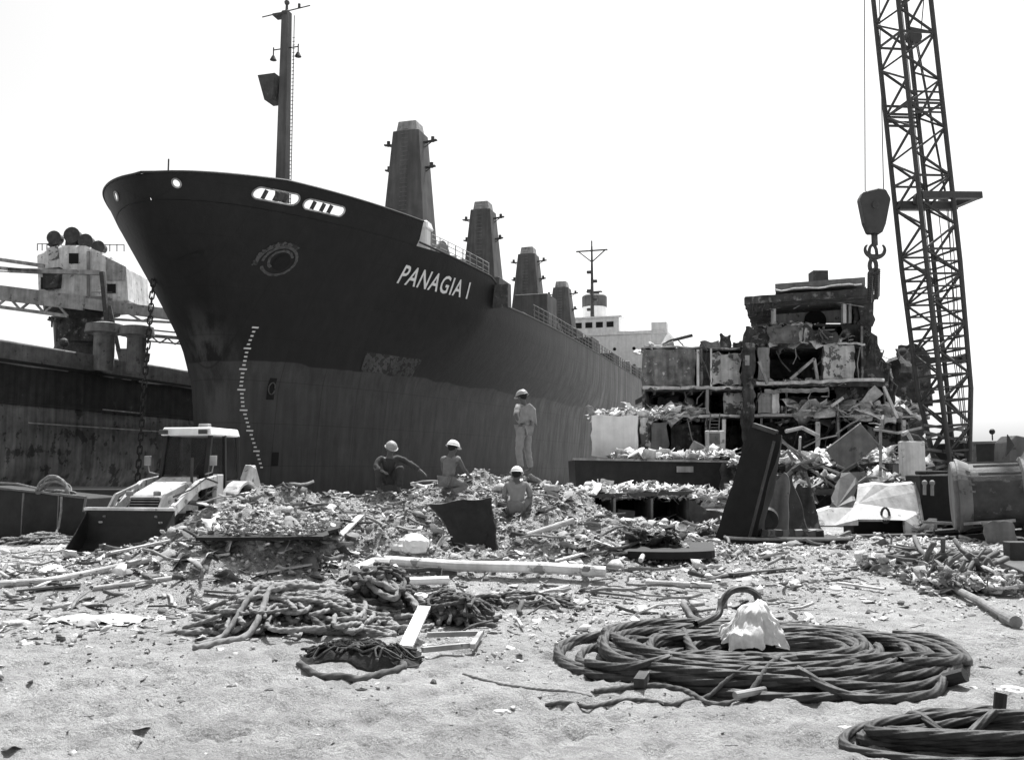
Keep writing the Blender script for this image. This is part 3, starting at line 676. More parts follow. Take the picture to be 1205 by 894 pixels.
q = B(); q.prism([Q(136, 410, YC - 5), Q(140, 424, YC - 5), Q(166, 428, YC - 5), Q(170, 414, YC - 5), Q(160, 410, YC - 5)], (0, 1, 0)); q.build('deck_winch', M['steel_grey'], s2)
q = B(); q.bar(Q(165, 394, YC + 8), Q(215, 398, YC + 8), .2, .25); q.bar(Q(160, 400, YC + 8), Q(215, 405, YC + 8), .12); q.bar(Q(175, 388, YC + 8), Q(215, 392, YC + 8), .12)
truss(q, Q(170, 396, YC + 8), Q(215, 399, YC + 8), Q(170, 402, YC + 8), Q(215, 406, YC + 8), 5, .1); q.build('far_jib', M['steel_grey'], s2)
q = B(); q.cyl(Q(61, 385, YC - 2), Q(61, 372, YC - 2), .06, n=6); q.bar(Q(56, 376, YC - 2), Q(66, 378, YC - 2), .1); q.cyl(Q(75, 412, YC - 4), Q(75, 400, YC - 4), .08, n=6); q.ball(Q(75, 403, YC - 4), .3, 8); q.build('deck_light', M['steel_dark'], s2)

q = B(); q.prism([V((-34, 31, -.2)), V((-10.6, 33.5, -.2)), V((-10.6, 33.5, 1.15)), V((-34, 31, 1.3))], (0, 6, 0)); q.rough(.04, .7); pt = solo(q, 'shade_block', M['steel_black'], 'low black block added as the shaded ground below the rusty freighter, behind the digger', 'shade_block')  # added black block, stands in for shade on the ground below the hull
# ---------------------------------------------------------------- the wrecked superstructure on the right
mk('mottled', .13, var=.6, scale=2.5, rough=.85, bump=.4, streak=.5, patch=(.36, .60, 2.2))
mk('burnt_wall', .16, var=.5, scale=1.2, rough=.9, bump=.4, streak=.6, patch=(.05, .53, 1.1))
wr = thing('wrecked_superstructure', 'cut open dark ship superstructure with several floors, its roof hanging over torn walls', 'shipwreck', Q(900, 600, 50))
def pane(px0, py0, px1, py1, Y, mt, name, th=.14, jag=0, skip=(), par=None, step=.3):
    q = B(); p = [Q(px0, py1, Y), Q(px1, py1, Y), Q(px1, py0, Y), Q(px0, py0, Y)]
    q.torn(p, (0, th, 0), jag, step, skip) if jag else q.prism(p, (0, th, 0)); return q.build(name, M[mt], par or wr)
def slab(px0, px1, py, Y, depth, th, mt, name, jag=.25, par=None, tilt=0):
    q = B(); a, b_ = Q(px0, py, Y), Q(px1, py + tilt, Y)
    pts = [a, b_, b_ + V((.30 * depth, depth, 0)), a + V((.27 * depth, depth, 0))]
    q.torn(pts, (0, 0, -th), jag, .5, skip=(2,)); return q.build(name, M[mt], par or wr)
def beams(px0, px1, py, Y, depth, n, mt='steel_dark', par=None):
    for k in range(n):
        x = px0 + (px1 - px0) * (k + .5) / n; a = Q(x, py, Y); q = B(); q.bar(a + V((0, .2, 0)), a + V((0, depth - .3, 0)), .12, .28); q.build('deck_beam', M[mt], par or wr)
def edge(px0, py0, px1, py1, Y, mt='dirty_white', r=.09):
    q = B(); n = 14; q.tube([Q(px0 + (px1 - px0) * k / n, py0 + (py1 - py0) * k / n, Y) + V((0, random.uniform(-.05, .05), random.uniform(-.05, .05))) for k in range(n + 1)], r, 5); q.build('deck_edge', M[mt], wr)
YW = 50
# decks from the bottom up
slab(692, 1092, 541, YW - 2, 11, .22, 'rust_dark', 'deck'); slab(752, 1092, 487, YW, 9.5, .22, 'rust_dark', 'deck')
slab(755, 880, 456, YW, 9, .18, 'rust_dark', 'deck'); slab(880, 1045, 449, YW - .3, 9, .25, 'rust_dark', 'deck'); slab(755, 876, 409, YW + .3, 8, .16, 'rust_dark', 'deck', .12)
slab(878, 1018, 405, YW, 8.5, .22, 'rust_dark', 'deck'); slab(905, 1015, 381, YW + .6, 7.5, .12, 'rust_dark', 'deck', .12)
edge(756, 456, 876, 456, YW - .1); edge(890, 451, 1040, 447, YW - .5); edge(755, 489, 1085, 489, YW - .15, 'dirty_white', .08); edge(972, 404, 1018, 405, YW - .2, 'dirty_white', .06); edge(900, 461, 975, 458, YW - .6, 'steel_pale', .12); edge(758, 408, 870, 410, YW + .2, 'steel_pale', .05)
for (a, b_, y, Y, d, n) in ((760, 1085, 493, YW, 9, 12), (700, 1085, 547, YW - 2, 10, 12), (885, 1035, 455, YW, 8, 7), (760, 870, 461, YW, 8, 5)): beams(a, b_, y, Y, d, n)
pane(762, 412, 1030, 545, YW + 6.5, 'burnt_wall', 'rear_wall'); pane(745, 540, 1090, 600, YW + 6, 'burnt_wall', 'rear_wall')
pane(888, 384, 1016, 450, YW + 6, 'burnt_wall', 'rear_wall'); pane(1040, 470, 1090, 545, YW + 6.5, 'rust_dark', 'rear_wall', jag=.3)
for (px, y0, y1, Y) in ((756, 409, 487, YW), (824, 410, 455, YW), (878, 405, 540, YW), (903, 406, 448, YW), (968, 384, 448, YW), (1013, 384, 448, YW), (830, 456, 487, YW), (925, 451, 487, YW), (985, 489, 541, YW - 1), (830, 489, 541, YW), (1060, 489, 541, YW), (1040, 451, 487, YW), (895, 489, 541, YW), (762, 489, 541, YW)):
    q = B(); a, b_ = Q(px, y1, Y), Q(px, y0, Y); q.torn([a, a + V((1.75, 6.4, 0)), b_ + V((1.75, 6.4, 0)), b_], (.12, 0, 0), .12, .5, skip=(0, 1)); q.build('cross_wall', M['burnt_wall'], wr)
P = [(756, 411, 818, 454, 49.9, 'mottled', .06), (820, 411, 823, 455, 49.6, 'dirty_white', 0), (825, 415, 835, 454, 51, 'steel_grey', .05), (836, 410, 838, 455, 49.7, 'dirty_white', 0), (838, 416, 872, 453, 50.2, 'peeling', .12),
     (873, 404, 888, 541, 49.4, 'rust_dark', .10), (877, 418, 882, 430, 49.3, 'steel_pale', 0), (892, 409, 906, 447, 49.8, 'steel_pale', .06), (969, 406, 1005, 446, 49.7, 'peeling', .10), (1007, 408, 1018, 446, 50.3, 'rust_dark', .1),
     (852, 462, 873, 487, 50.6, 'peeling', .08), (831, 458, 834, 487, 49.8, 'steel_pale', 0), (892, 462, 916, 486, 49.7, 'steel_pale', .03), (909, 463, 917, 486, 49.6, 'dirty_white', .03), (985, 452, 1038, 478, 50.6, 'rust_dark', .15),
     (775, 466, 800, 486, 53, 'steel_grey', .1), (920, 466, 975, 486, 53, 'steel_grey', .1), (1020, 500, 1058, 540, 52, 'peeling', .15), (905, 410, 940, 446, 55, 'steel_dark', .2), (972, 384, 985, 404, 51, 'void', 0), (990, 383, 1020, 404, 50.6, 'rust_dark', .1),
     (765, 496, 786, 538, 49.0, 'steel_grey', .12), (788, 500, 826, 538, 51.0, 'rust_dark', .1), (905, 500, 955, 538, 52, 'rust_dark', .12), (960, 496, 965, 541, 48.6, 'dirty_white', .02), (1036, 496, 1038, 545, 48, 'steel_pale', 0), (850, 493, 854, 541, 48.2, 'dirty_white', .02), (1062, 494, 1066, 512, 47.6, 'dirty_white', 0)]
for (x0, y0, x1, y1, Y, m_, j) in P: pane(x0, y0, x1, y1, Y, m_, 'wall_panel', .1, j, par=wr)
q = B(); q.torn([Q(1016, 445, YW + .5), Q(1052, 478, YW + .5), Q(1046, 440, YW + .5), Q(1033, 405, YW + .5), Q(1026, 380, YW + .5), Q(1014, 384, YW + .5), Q(1014, 410, YW + .5)], (0, 3.5, 0), .2, .35); q.build('hanging_plating', M['rust_dark'], wr)
for k in range(16):
    x = 1012 + k * 2.4; y = 380 + k * 4.5; q = B(); a = Q(x, y, YW + random.uniform(-.3, 1)); q.tube([a, a + V((random.uniform(.1, .6), 0, random.uniform(-.5, .1))), a + V((random.uniform(.0, .9), 0, random.uniform(-1.4, -.5)))], .04, 5); q.build('hanging_cable', M['rust_dark'], wr)
# wheelhouse storey and its roof
pane(912, 352, 1002, 380, YW + 2.6, 'steel_pale', 'wheelhouse_wall', .12, .0); pane(909, 356, 913, 381, YW + .4, 'dirty_white', 'pillar', .3); pane(992, 350, 996, 380, YW + .2, 'dirty_white', 'pillar', .3); pane(999, 352, 1002, 380, YW + .2, 'steel_pale', 'pillar', .3)
pane(1004, 352, 1026, 382, YW + 1.2, 'rust_dark', 'wall_panel', .2, .12)
q = B(); c = Q(960, 377, YW + 2.4); q.cyl(c, c + V((0, .25, 0)), .60, n=28); q.build('round_opening', M['void'], wr)
def roofslab(pf, depth, th, j_, nm, m_):
    q = B(); a, b_ = pf; q.torn([a, b_, b_ + V((.32 * depth, depth, .1)), a + V((.30 * depth, depth, .1))], (0, 0, -th), j_, .5); return q.build(nm, M[m_], wr)
rfo = roofslab((Q(877, 349, YW - 1.5), Q(1022, 339, YW - 1.5)), 9, .40, .10, 'roof', 'rust_dark')
roofslab((Q(888, 359, YW - .7), Q(1026, 350, YW - .7)), 2.2, .12, .10, 'roof_lining', 'steel_dark')
roofslab((Q(912, 334, YW - .3), Q(1018, 326, YW - .3)), 6.5, .42, .05, 'roof_house', 'steel_grey')
edge(912, 342, 1014, 334, YW - 1.0, 'dirty_white', .05)
q = B(); q.torn([Q(890, 372, YW + 1.5), Q(912, 372, YW + 1.5), Q(912, 358, YW + 1.5), Q(896, 360, YW + 1.5)], (0, .3, 0), .06, .2); q.build('roof_bracket', M['rust_dark'], wr)
q = B(); c = Q(963, 329, YW + 2); q.box(c + V((0, 0, .1)), (.85, .9, .7)); q.build('roof_locker', M['steel_dark'], wr, bevel=.03)
q = B(); q.torn([Q(1016, 332, YW + 1), Q(1031, 348, YW + 1), Q(1027, 384, YW + 1), Q(1012, 388, YW + 1), Q(1010, 345, YW + 1)], (0, 3, 0), .15, .3); q.build('hanging_plating', M['rust_dark'], wr)
for k in range(12):
    x = random.uniform(890, 1005); a = Q(x, 362 - (x - 885) * .07, YW - random.uniform(0, .5)); q = B(); q.bar(a, a + V((random.uniform(-2.0, 2.0), random.uniform(-.3, .8), random.uniform(-.25, -.05))), .05, .04); q.build('ceiling_pipe', M['steel_pale' if k % 3 == 0 else 'steel_dark'], wr)
for k in range(14):
    x = 878 + k * 2.4 + random.uniform(-1, 1); a = Q(x, 356, YW - 1.4); q = B(); q.bar(a, a + V((random.uniform(-.05, .05), 0, -random.uniform(.1, .7))), .05, .03); q.build('hanging_strip', M['rust_dark'], wr)
# bent pipes, rails and struts over the open floors
floors = [(406, 446, 890, 1030), (412, 454, 758, 870), (455, 485, 758, 1040), (490, 538, 770, 1085), (545, 590, 880, 1085), (384, 404, 905, 1010)]
for k in range(70):
    y0, y1, x0, x1 = random.choice(floors); x = random.uniform(x0, x1); Y = random.uniform(YW - .6, YW + 3); q = B()
    a = Q(x, random.uniform(y0, y0 + 6), Y); b_ = Q(x + random.gauss(0, 14), random.uniform(y0 + 10, y1), Y + random.uniform(-.4, .4)); mid = a.lerp(b_, .5) + V((random.uniform(-.25, .25), 0, random.uniform(-.15, .15)))
    q.tube([a, mid, b_], random.choice((.02, .03, .045)), 5); q.build('bent_pipe', M[random.choice(('rust_dark', 'steel_grey', 'steel_pale', 'steel_dark'))], wr)
for (x0, y0, x1, y1, m_) in ((930, 446, 958, 422, 'steel_pale'), (958, 422, 962, 446, 'steel_pale'), (893, 425, 903, 452, 'steel_pale'), (1040, 455, 1056, 492, 'dirty_white'), (978, 478, 992, 468, 'dirty_white')):
    q = B(); q.bar(Q(x0, y0, YW - .9), Q(x1, y1, YW - .9), .14, .14); q.build('fallen_strut', M[m_], wr)
# torn sheets standing up at the broken edges
def tsheet(px, py, w_, h_, Y, mt, name='torn_sheet', par=None, rx=0, curl=.5, th=.02, label=None):
    c = Q(px, py, Y); a = random.uniform(-.7, .7); sdv = random.uniform(0, 99)
    def f(u, v):
        x = (u - .5) * w_ * (1 + .3 * nz((v * 2, sdv, 0))); z = v * h_ * (1 + .35 * nz((u * 2.5, sdv, 5))); yy = curl * math.sin(v * 2 + sdv) * h_ * .35 + .25 * w_ * nz((u * 1.7, v * 1.7, sdv))
        return c + V((x * math.cos(a) - yy * math.sin(a), x * math.sin(a) + yy * math.cos(a), z * math.cos(rx)))
    q = B(); q.sheet(f, 8, 8, th); return q.build(name, M[mt], par or wr)
for (px, py, w_, h_, Y, m_) in ((884, 404, .9, .9, 49.5, 'rust_dark'), (893, 404, 1.1, .8, 49.8, 'rust_dark'), (912, 404, 1.2, 1.0, 49.8, 'steel_grey'), (925, 404, 1.3, .9, 49.5, 'steel_grey'), (940, 404, 1.0, 1.0, 49.7, 'peeling'), (955, 404, 1.4, .8, 49.9, 'rust_dark'), (975, 404, 1.2, .6, 49.6, 'steel_dark'), (948, 404, .9, 1.0, 50.2, 'steel_pale'),
        (855, 409, .7, .7, 50, 'rust_dark'), (835, 409, 1.0, .35, 50, 'steel_grey'), (843, 409, .5, .3, 50.3, 'dirty_white'), (868, 409, .5, .3, 50, 'rust_dark'), (775, 409, 1.2, .2, 51, 'steel_pale'),
        (1066, 440, 1.9, 1.3, 51, 'rust_dark'), (1075, 478, 2.0, 2.4, 52, 'rust_dark'), (1058, 480, 1.6, 1.5, 53, 'rust_dark'), (1070, 420, 1.2, .7, 52, 'rust_dark')):
    tsheet(px, py, w_, h_, Y, m_)
q = B(); q.torn([Q(1050, 480, 53), Q(1092, 482, 53), Q(1096, 420, 53), Q(1078, 412, 53), Q(1066, 432, 53), Q(1054, 444, 53)], (0, 4, 0), .3, .35); q.rough(.25, .9); q.build('torn_bulkhead', M['rust_dark'], wr)
# white cabin block at the lower left
cb = B(); cb.torn([Q(696, 536, 44), Q(750, 534, 44), Q(751, 489, 44), Q(696, 489, 44)], (.6, 3.2, 0), .05, .3); cbo = cb.build('white_cabin', M['white_paint'], wr)
pane(752, 491, 763, 536, 44.4, 'peeling', 'cabin_side', 1.6, .12)
q = B(); q.box(Q(841, 518, 46), (.85, .5, .95)); bx = q.build('switch_cabinet', M['dirty_white'], wr, bevel=.03)
q = B(); q.box(Q(841, 516, 45.7), (.5, .06, .55)); q.build('cabinet_door', M['steel_grey'], bx)
q = B()
for x in (835, 846): q.bar(Q(x, 505, 45.8), Q(x + 1, 486, 45.8), .05, .05)
for k in range(5): q.bar(Q(835, 503 - k * 4, 45.8), Q(846, 503 - k * 4, 45.8), .035, .035)
q.build('ladder', M['steel_grey'], wr)
# the strip of hull in front of it and the cut section below, with its dark holds
hb = thing('cut_hull_section', 'low black hull plating with a pale top edge in front of the white cabin', 'hull section', Q(770, 575, 40))
q = B(); q.torn([Q(678, 574, 40), Q(868, 574, 40), Q(872, 543, 40), Q(676, 541, 40)], (0, 4.5, 0), .04, .6, skip=(2,)); q.build('side_plating', M['steel_black'], hb)
q = B(); q.bar(Q(674, 540, 39.9), Q(872, 543, 39.9), .16, .09); q.build('edge_bar', M['steel_pale'], hb)
q = B(); q.torn([Q(846, 574, 39.7), Q(882, 574, 39.7), Q(880, 545, 39.7), Q(850, 545, 39.7)], (0, .2, 0), .1, .3); q.build('bent_plate', M['rust_dark'], hb)
q = B(); q.box(Q(806, 552, 39.8), (.7, .1, .25)); q.build('opening_cover', M['steel_pale'], hb)
YB = 25.5
cs = thing('cut_tank_section', 'low cut open steel section with three dark compartments under a rubble covered top', 'hull section', Q(760, 615, YB))
q = B(); q.torn([Q(682, 586, YB), Q(812, 582, YB), Q(835, 588, YB) + V((.8, 3.5, .1)), Q(690, 586, YB) + V((0, 4, .1))], (0, 0, .10), .08, .3); q.build('top_plate', M['steel_dark'], cs)
for (x, m_) in ((683, 'rust_dark'), (722, 'steel_grey'), (766, 'steel_grey'), (808, 'rust_dark')):
    q = B(); a = Q(x, 628, YB); b_ = Q(x, 586, YB); q.prism([a, a + V((0, 3.4, 0)), b_ + V((0, 3.4, 0)), b_], (.06, 0, 0)); q.build('partition', M[m_], cs)
q = B(); q.torn([Q(810, 630, YB), Q(852, 628, YB - .3), Q(846, 602, YB - .3), Q(832, 600, YB), Q(811, 586, YB)], (0, .15, 0), .05, .3); q.build('end_plate', M['steel_dark'], cs)
q = B(); a, b_ = Q(683, 628, YB), Q(810, 628, YB); q.prism([a + V((0, 3.4, 0)), b_ + V((0, 3.4, 0)), b_ + V((0, 3.4, 1.2)), a + V((0, 3.4, 1.2))], (0, .1, 0)); q.build('rear_plate', M['rust_dark'], cs)
q = B(); q.box(Q(733, 607, YB + .3), (.5, .5, .35), (0, .1, .3)); solo(q, 'steel_box', M['steel_dark'], 'small dark steel box inside the second dark compartment', 'box', bevel=.02)
# ---------------------------------------------------------------- scrap lying between the wreck and the sand
def lone(q, name, mt, label, cat, **k): return solo(q, name, M[mt], label, cat, **k)
sb = thing('leaning_rudder', 'tall black rudder slab leaning to the right, on a curved base plate', 'ship rudder', Q(880, 640, 22))
q = B(); q.hexa([Q(840, 636, 21.8), Q(886, 648, 21.2), Q(886, 648, 21.2) + V((.35, .7, 0)), Q(840, 636, 21.8) + V((.3, .7, 0)), Q(884, 499, 21.7), Q(919, 512, 21.1), Q(919, 512, 21.1) + V((.15, .35, -.03)), Q(884, 499, 21.7) + V((.1, .35, -.03))])
bmesh.ops.subdivide_edges(q.bm, edges=q.bm.edges, cuts=7, use_grid_fill=True); q.rough(.06, 1.5); q.build('rudder_blade', M['soot'], sb, smooth_=False)
q = B(); q.bar(Q(911, 519, 21.1), Q(882, 632, 21.15), .10, .05); q.build('edge_flange', M['steel_dark'], sb)
q = B(); q.bar(Q(887, 500, 21.65), Q(914, 509, 21.2), .12, .10); q.build('top_flange', M['steel_dark'], sb)
q = B(); ctr = Q(925, 640, 21.2)
q.prism([ctr + V((1.35 * math.cos(a), .75 * math.sin(a) - .1, 0)) for a in np.linspace(math.pi * .95, 2.05 * math.pi, 22)] + [ctr + V((1.3, .5, 0)), ctr + V((-1.3, .5, 0))], (0, 0, .16)); q.build('curved_base_plate', M['soot'], sb)
q = B(); q.tube([ctr + V((1.38 * math.cos(a), .78 * math.sin(a) - .1, .16)) for a in np.linspace(math.pi * .95, 2.05 * math.pi, 22)], .035, 6); q.build('base_rim', M['steel_grey'], sb)
for k in range(9):
    q = B(); x = 900 + k * 8; a = Q(x, 636, 21.3); q.box(a + V((0, 0, .12)), (.18, .14, .25), (random.uniform(-.3, .3), random.uniform(-.4, .4), 0)); q.build('bracket', M['steel_grey' if k % 2 else 'rust_dark'], sb)
# torn curved shells behind it
def shell_piece(x0, y0, x1, y1, Y, mt, label, bend=.5, lean=.3, seed=0, twist=0):
    a, b_ = Q(x0, y1, Y), Q(x1, y1, Y); h_ = (y1 - y0) / F * Y; L = (b_ - a).length
    def f(u, v):
        e = .25 * nz((u * 3, seed, 1)) * h_; x = u + twist * v
        return a + V((L * x + .1 * nz((seed, v * 3, 0)), bend * math.sin(u * math.pi) * L * (1 - .4 * v) + lean * v * h_, v * (h_ + e)))
    q = B(); q.sheet(f, 12, 12, .035); return lone(q, 'torn_steel_sheet', mt, label, 'scrap metal', smooth_=False)
shell_piece(905, 562, 928, 632, 23.5, 'steel_grey', 'grey curved sheet standing upright just right of the leaning black rudder', .6, .2, 3, .25)
shell_piece(918, 560, 952, 628, 24.3, 'steel_dark', 'dark torn sheet curling to a point between the rudder and the white wall', .5, .4, 8, -.3)
shell_piece(940, 575, 966, 622, 24.6, 'rust_dark', 'dark rusty sheet against the left end of the white tilted wall', .3, .3, 12, -.2)
q = B(); c = Q(903, 612, 22.6); q.cyl(c, c + V((.1, .35, .05)), .26, n=20); q.cyl(c - V((0, .03, 0)), c + V((0, .02, 0)), .17, n=18); lone(q, 'pipe_flange', 'steel_black', 'round dark pipe end between the rudder and the grey curved sheet', 'pipe')
# white tilted wall with cut-outs
wt = thing('tilted_cabin_wall', 'large pale cabin wall leaning back on the ground left of the crane boom', 'wall panel', Q(1020, 630, 25.5))
q = B(); Yw = 25.5
fr = [Q(962, 618, Yw), Q(1010, 618, Yw), Q(1010, 611, Yw), Q(1065, 612, Yw), Q(1066, 628, Yw), Q(1088, 628, Yw), Q(1078, 568, Yw + .9), Q(1046, 571, Yw + .9), Q(1030, 569, Yw + .9), Q(1012, 572, Yw + .9), Q(1010, 592, Yw + .5), Q(975, 598, Yw + .4), Q(962, 602, Yw + .3)]
q.torn(fr, (0, .16, .05), .02, .3); q.build('wall_sheet', M['dirty_white'], wt)
q = B(); q.bar(Q(1010, 612, Yw - .1), Q(1038, 612, Yw - .1), .06, .06); q.bar(Q(1088, 628, Yw - .05), Q(1078, 568, Yw + .85), .06, .1); q.build('wall_rib', M['steel_pale'], wt)
q = B(); c = Q(1041, 606, Yw + .2); q.tube([c + V((.11 * math.cos(a), -.05, .2 * math.sin(a))) for a in np.linspace(0, 6.28, 14, endpoint=False)], .035, 6, closed=True); q.build('hatch_ring', M['steel_dark'], wt)
q = B(); q.box(Q(1030, 622, Yw + .9), (1.5, .8, .5)); q.build('cutout_backing', M['void'], wt)  # near-black box closing the wall cut-out from behind
q = B(); q.torn([Q(975, 597, Yw - .3), Q(1000, 597, Yw - .3), Q(1010, 555, Yw + .4), Q(990, 556, Yw + .4)], (.1, .06, 0), .08, .2); lone(q, 'torn_steel_sheet', 'steel_grey', 'grey sheet leaning on the top left corner of the pale tilted wall', 'scrap metal')
# beams under it
q = B(); q.bar(Q(1002, 634, 24.2), Q(1126, 632, 24.8), .35, .22); lone(q, 'steel_beam', 'steel_black', 'long black beam lying under the foot of the pale tilted wall', 'beam', bevel=.02)
q = B(); q.bar(Q(983, 652, 20.4), Q(1072, 653, 20.6), .30, .34); lone(q, 'box_girder', 'steel_grey', 'grey box girder lying on the sand in front of the tilted wall', 'beam', bevel=.02)
q = B(); q.bar(Q(968, 668, 18.6), Q(1050, 664, 19.3), .1, .08); lone(q, 'steel_bar', 'rust_dark', 'thin dark bar lying in front of the grey box girder', 'bar')
q = B(); q.bar(Q(915, 644, 21.2), Q(1005, 634, 22), .1, .12); q.bar(Q(960, 642, 21.2), Q(1000, 626, 22), .08, .08); lone(q, 'steel_bar', 'steel_grey', 'forked grey bars lying from the rudder base towards the white wall', 'bar')
def bould(px, py, Y, r, mt, label, sq=(1, 1, .7), name='concrete_lump', cat='rubble lump'):
    q = B(); bmesh.ops.create_icosphere(q.bm, subdivisions=3, radius=r, matrix=Matrix.Diagonal((*sq, 1))); s0_ = random.uniform(0, 50)
    for v in q.bm.verts: v.co += v.co.normalized() * r * (.35 * nz(v.co / r * 1.1 + V((s0_, 0, 0))) + .12 * nz(v.co / r * 3.5 + V((s0_, 0, 0))))
    for v in q.bm.verts: v.co.x = round(v.co.x / (r * .5)) * r * .5 * .35 + v.co.x * .65; v.co.z = round(v.co.z / (r * .45)) * r * .45 * .35 + v.co.z * .65
    c = Q(px, py, Y); q.bm.transform(Matrix.Translation(c)); return lone(q, name, mt, label, cat)
bould(1094, 657, 19.5, .26, 'litter', 'white lump beside the right end of the grey box girder', (1, 1, .9)); bould(1080, 655, 19.8, .24, 'steel_grey', 'grey torn lump between the box girder and the white lump')
# white locker door and tilted box
q = B(); a = Q(1074, 562, 31); q.box(a + V((0, 0, .6)), (.75, .35, 1.2)); q.bar(Q(1058, 562, 30.8), Q(1092, 562, 30.8), .08, .08); lone(q, 'white_locker', 'dirty_white', 'upright white locker standing left of the foot of the crane boom', 'locker', bevel=.02)
tb = thing('tilted_box', 'tipped steel box with one pale side, lying on the wreck floor behind the white wall', 'box', Q(1003, 555, 33))
c = Q(1003, 527, 33); mrot = Euler((0, R(-38), R(-20))).to_matrix(); q = B(); q.box(c, (1.5, 1.1, .95), mrot); q.build('box_body', M['steel_grey'], tb, bevel=.02); q = B(); q.box(c + mrot @ V((0, 0, .49)), (1.54, 1.14, .04), mrot); q.build('box_lid', M['dirty_white'], tb)
# wreck floor rubble carriers and pipes in front
sf = thing('lower_wreck_floor', 'low littered wreck floor with posts and pipes behind the tilted white wall', 'wreck floor', Q(980, 590, 30))
def sflo(x0, x1, y, Y, d, th, m_, nm):
    q = B(); a, b_ = Q(x0, y, Y), Q(x1, y, Y); q.torn([a, b_, b_ + V((0, d, .1)), a + V((0, d, .1))], (0, 0, -th), .12, .4); q.build(nm, M[m_], sf)
sflo(895, 1095, 545, 34, 8, .2, 'rust_dark', 'floor_plate'); sflo(900, 1100, 575, 31, 6, .2, 'rust_dark', 'floor_plate')
for x, Y, m_ in ((905, 33.8, 'steel_grey'), (918, 34.5, 'peeling'), (925, 33.8, 'rust_dark'), (935, 34.2, 'steel_grey'), (1036, 32, 'steel_pale'), (1052, 33, 'steel_grey'), (970, 34, 'rust_dark'), (995, 34.5, 'steel_dark')):
    pane(x, 546, x + random.uniform(4, 18), 578, Y, m_, 'panel', .1, .06, par=sf)
pane(895, 546, 1100, 600, 37, 'rust_dark', 'rear_panel', .1, .1, par=sf)
for k in range(26):
    a = Q(random.uniform(915, 1090), random.uniform(500, 590), random.uniform(30, 34)); d_ = V((random.gauss(0, 1), random.gauss(0, .4), random.gauss(0, .5))); q = B(); q.tube([a, a + d_ * .5 + V((0, 0, random.uniform(0, .25))), a + d_], random.choice((.03, .045, .07)), 6); q.build('fallen_pipe', M[random.choice(('rust_dark', 'steel_grey', 'steel_pale', 'steel_dark'))], sf)
for (x0, y0, x1, y1, m_) in ((916, 513, 985, 575, 'steel_grey'), (921, 520, 996, 560, 'steel_pale'), (1028, 505, 1085, 503, 'steel_pale'), (1036, 500, 1036, 560, 'steel_pale'), (940, 530, 962, 592, 'steel_grey'), (1030, 560, 1060, 558, 'steel_pale')):
    q = B(); a, b_ = Q(x0, y0, 31.5), Q(x1, y1, 31); q.tube([a, a.lerp(b_, .5) - V((0, 0, .15)), b_], .05, 6); q.build('fallen_pipe', M[m_], sf)
# ---------------------------------------------------------------- crawler crane
YC2 = 40
cr = thing('crawler_crane', 'tall lattice boom crane at the right, its hook block hanging over the wreck', 'crane', Q(1120, 598, YC2))
foot = Q(1122, 560, YC2); p0_ = Q(1061, 0, YC2); axis = (p0_ - foot).normalized(); tip = foot + axis * ((p0_ - foot).length * 1.72)
axis = (tip - foot).normalized(); LB = (tip - foot).length
sx = axis.cross(V((0, 1, 0))).normalized(); sy = axis.cross(sx).normalized()
ca, sa_ = math.cos(R(13)), math.sin(R(13)); ex = sx * ca + sy * sa_; ey = sy * ca - sx * sa_
if ex.x < 0: ex = -ex
def wid(t): d = t * LB; return float(np.interp(d, [0, 3, 9, 40], [.85, 1.45, 1.66, 1.66])) if t < .93 else 1.66 * (1 - (t - .93) / .07 * .5)
def cp(t, a, b_): return foot + axis * (LB * t) + ex * (a * wid(t) / 2) + ey * (b_ * wid(t) / 2)
ct = [0, .1, .25, .5, .75, .93, 1]
for a, b_ in ((-1, -1), (1, -1), (1, 1), (-1, 1)):
    q = B(); q.tube([cp(t, a, b_) for t in ct], .105, 8); q.build('boom_chord', M['crane_steel'], cr, smooth_=True)
q = B(); n = 34
for k in range(n):
    t0, t1 = k / n, (k + 1) / n; f_ = k % 2
    for (A, Bp) in (((-1, -1), (1, -1)), ((-1, 1), (1, 1)), ((-1, -1), (-1, 1)), ((1, -1), (1, 1))):
        u0, u1 = (A, Bp) if f_ else (Bp, A)
        q.bar(cp(t0, *u0), cp(t1, *u1), .085, .085)
        if k % 6 in (0, 3) or k < 9: q.bar(cp(t0, *A), cp(t0, *Bp), .085)
        if k < 9: q.bar(cp((t0 + t1) / 2, *A), cp((t0 + t1) / 2, *Bp), .07)
for d in (.43, .435, .445, .455):
    q.bar(cp(d, -1, -1), cp(d, 1, -1), .09); q.bar(cp(d, -1, 1), cp(d, 1, 1), .07)
q.build('boom_lacing', M['crane_steel'], cr)
def tz(py):
    lo, hi = 0, 1
    for _ in range(40):
        m_ = (lo + hi) / 2
        if proj(foot + axis * LB * m_)[1] > py: lo = m_
        else: hi = m_
    return lo
t1_, t2_ = tz(236), tz(421); 
q = B(); a = cp(t1_, -1, -1) + ex * .1; b_ = cp(t1_, 1, -1) + ex * 1.45; q.bar(a, b_, .35, .38); q.bar(a + ey * 1.6, b_ + ey * 1.6, .3, .3); q.bar(b_ - ex * .2, b_ - ex * .2 + ey * 1.6, .3, .3); q.box(b_ + V((-.55, 0, .3)), (.45, .3, .5), top=(.5, 1)); q.box(a + V((.9, 0, .3)), (.4, .3, .5), top=(.4, 1)); q.build('spreader_beam', M['crane_steel'], cr, bevel=.02)
q = B(); a = cp(t2_, -1, -1) - ex * .1; b_ = cp(t2_, 1, -1) + ex * .9; q.bar(a, b_, .25, .24); q.cyl(b_ - ey * .15, b_ + ey * .3, .22, n=12); q.build('spreader_beam', M['crane_steel'], cr, bevel=.02)
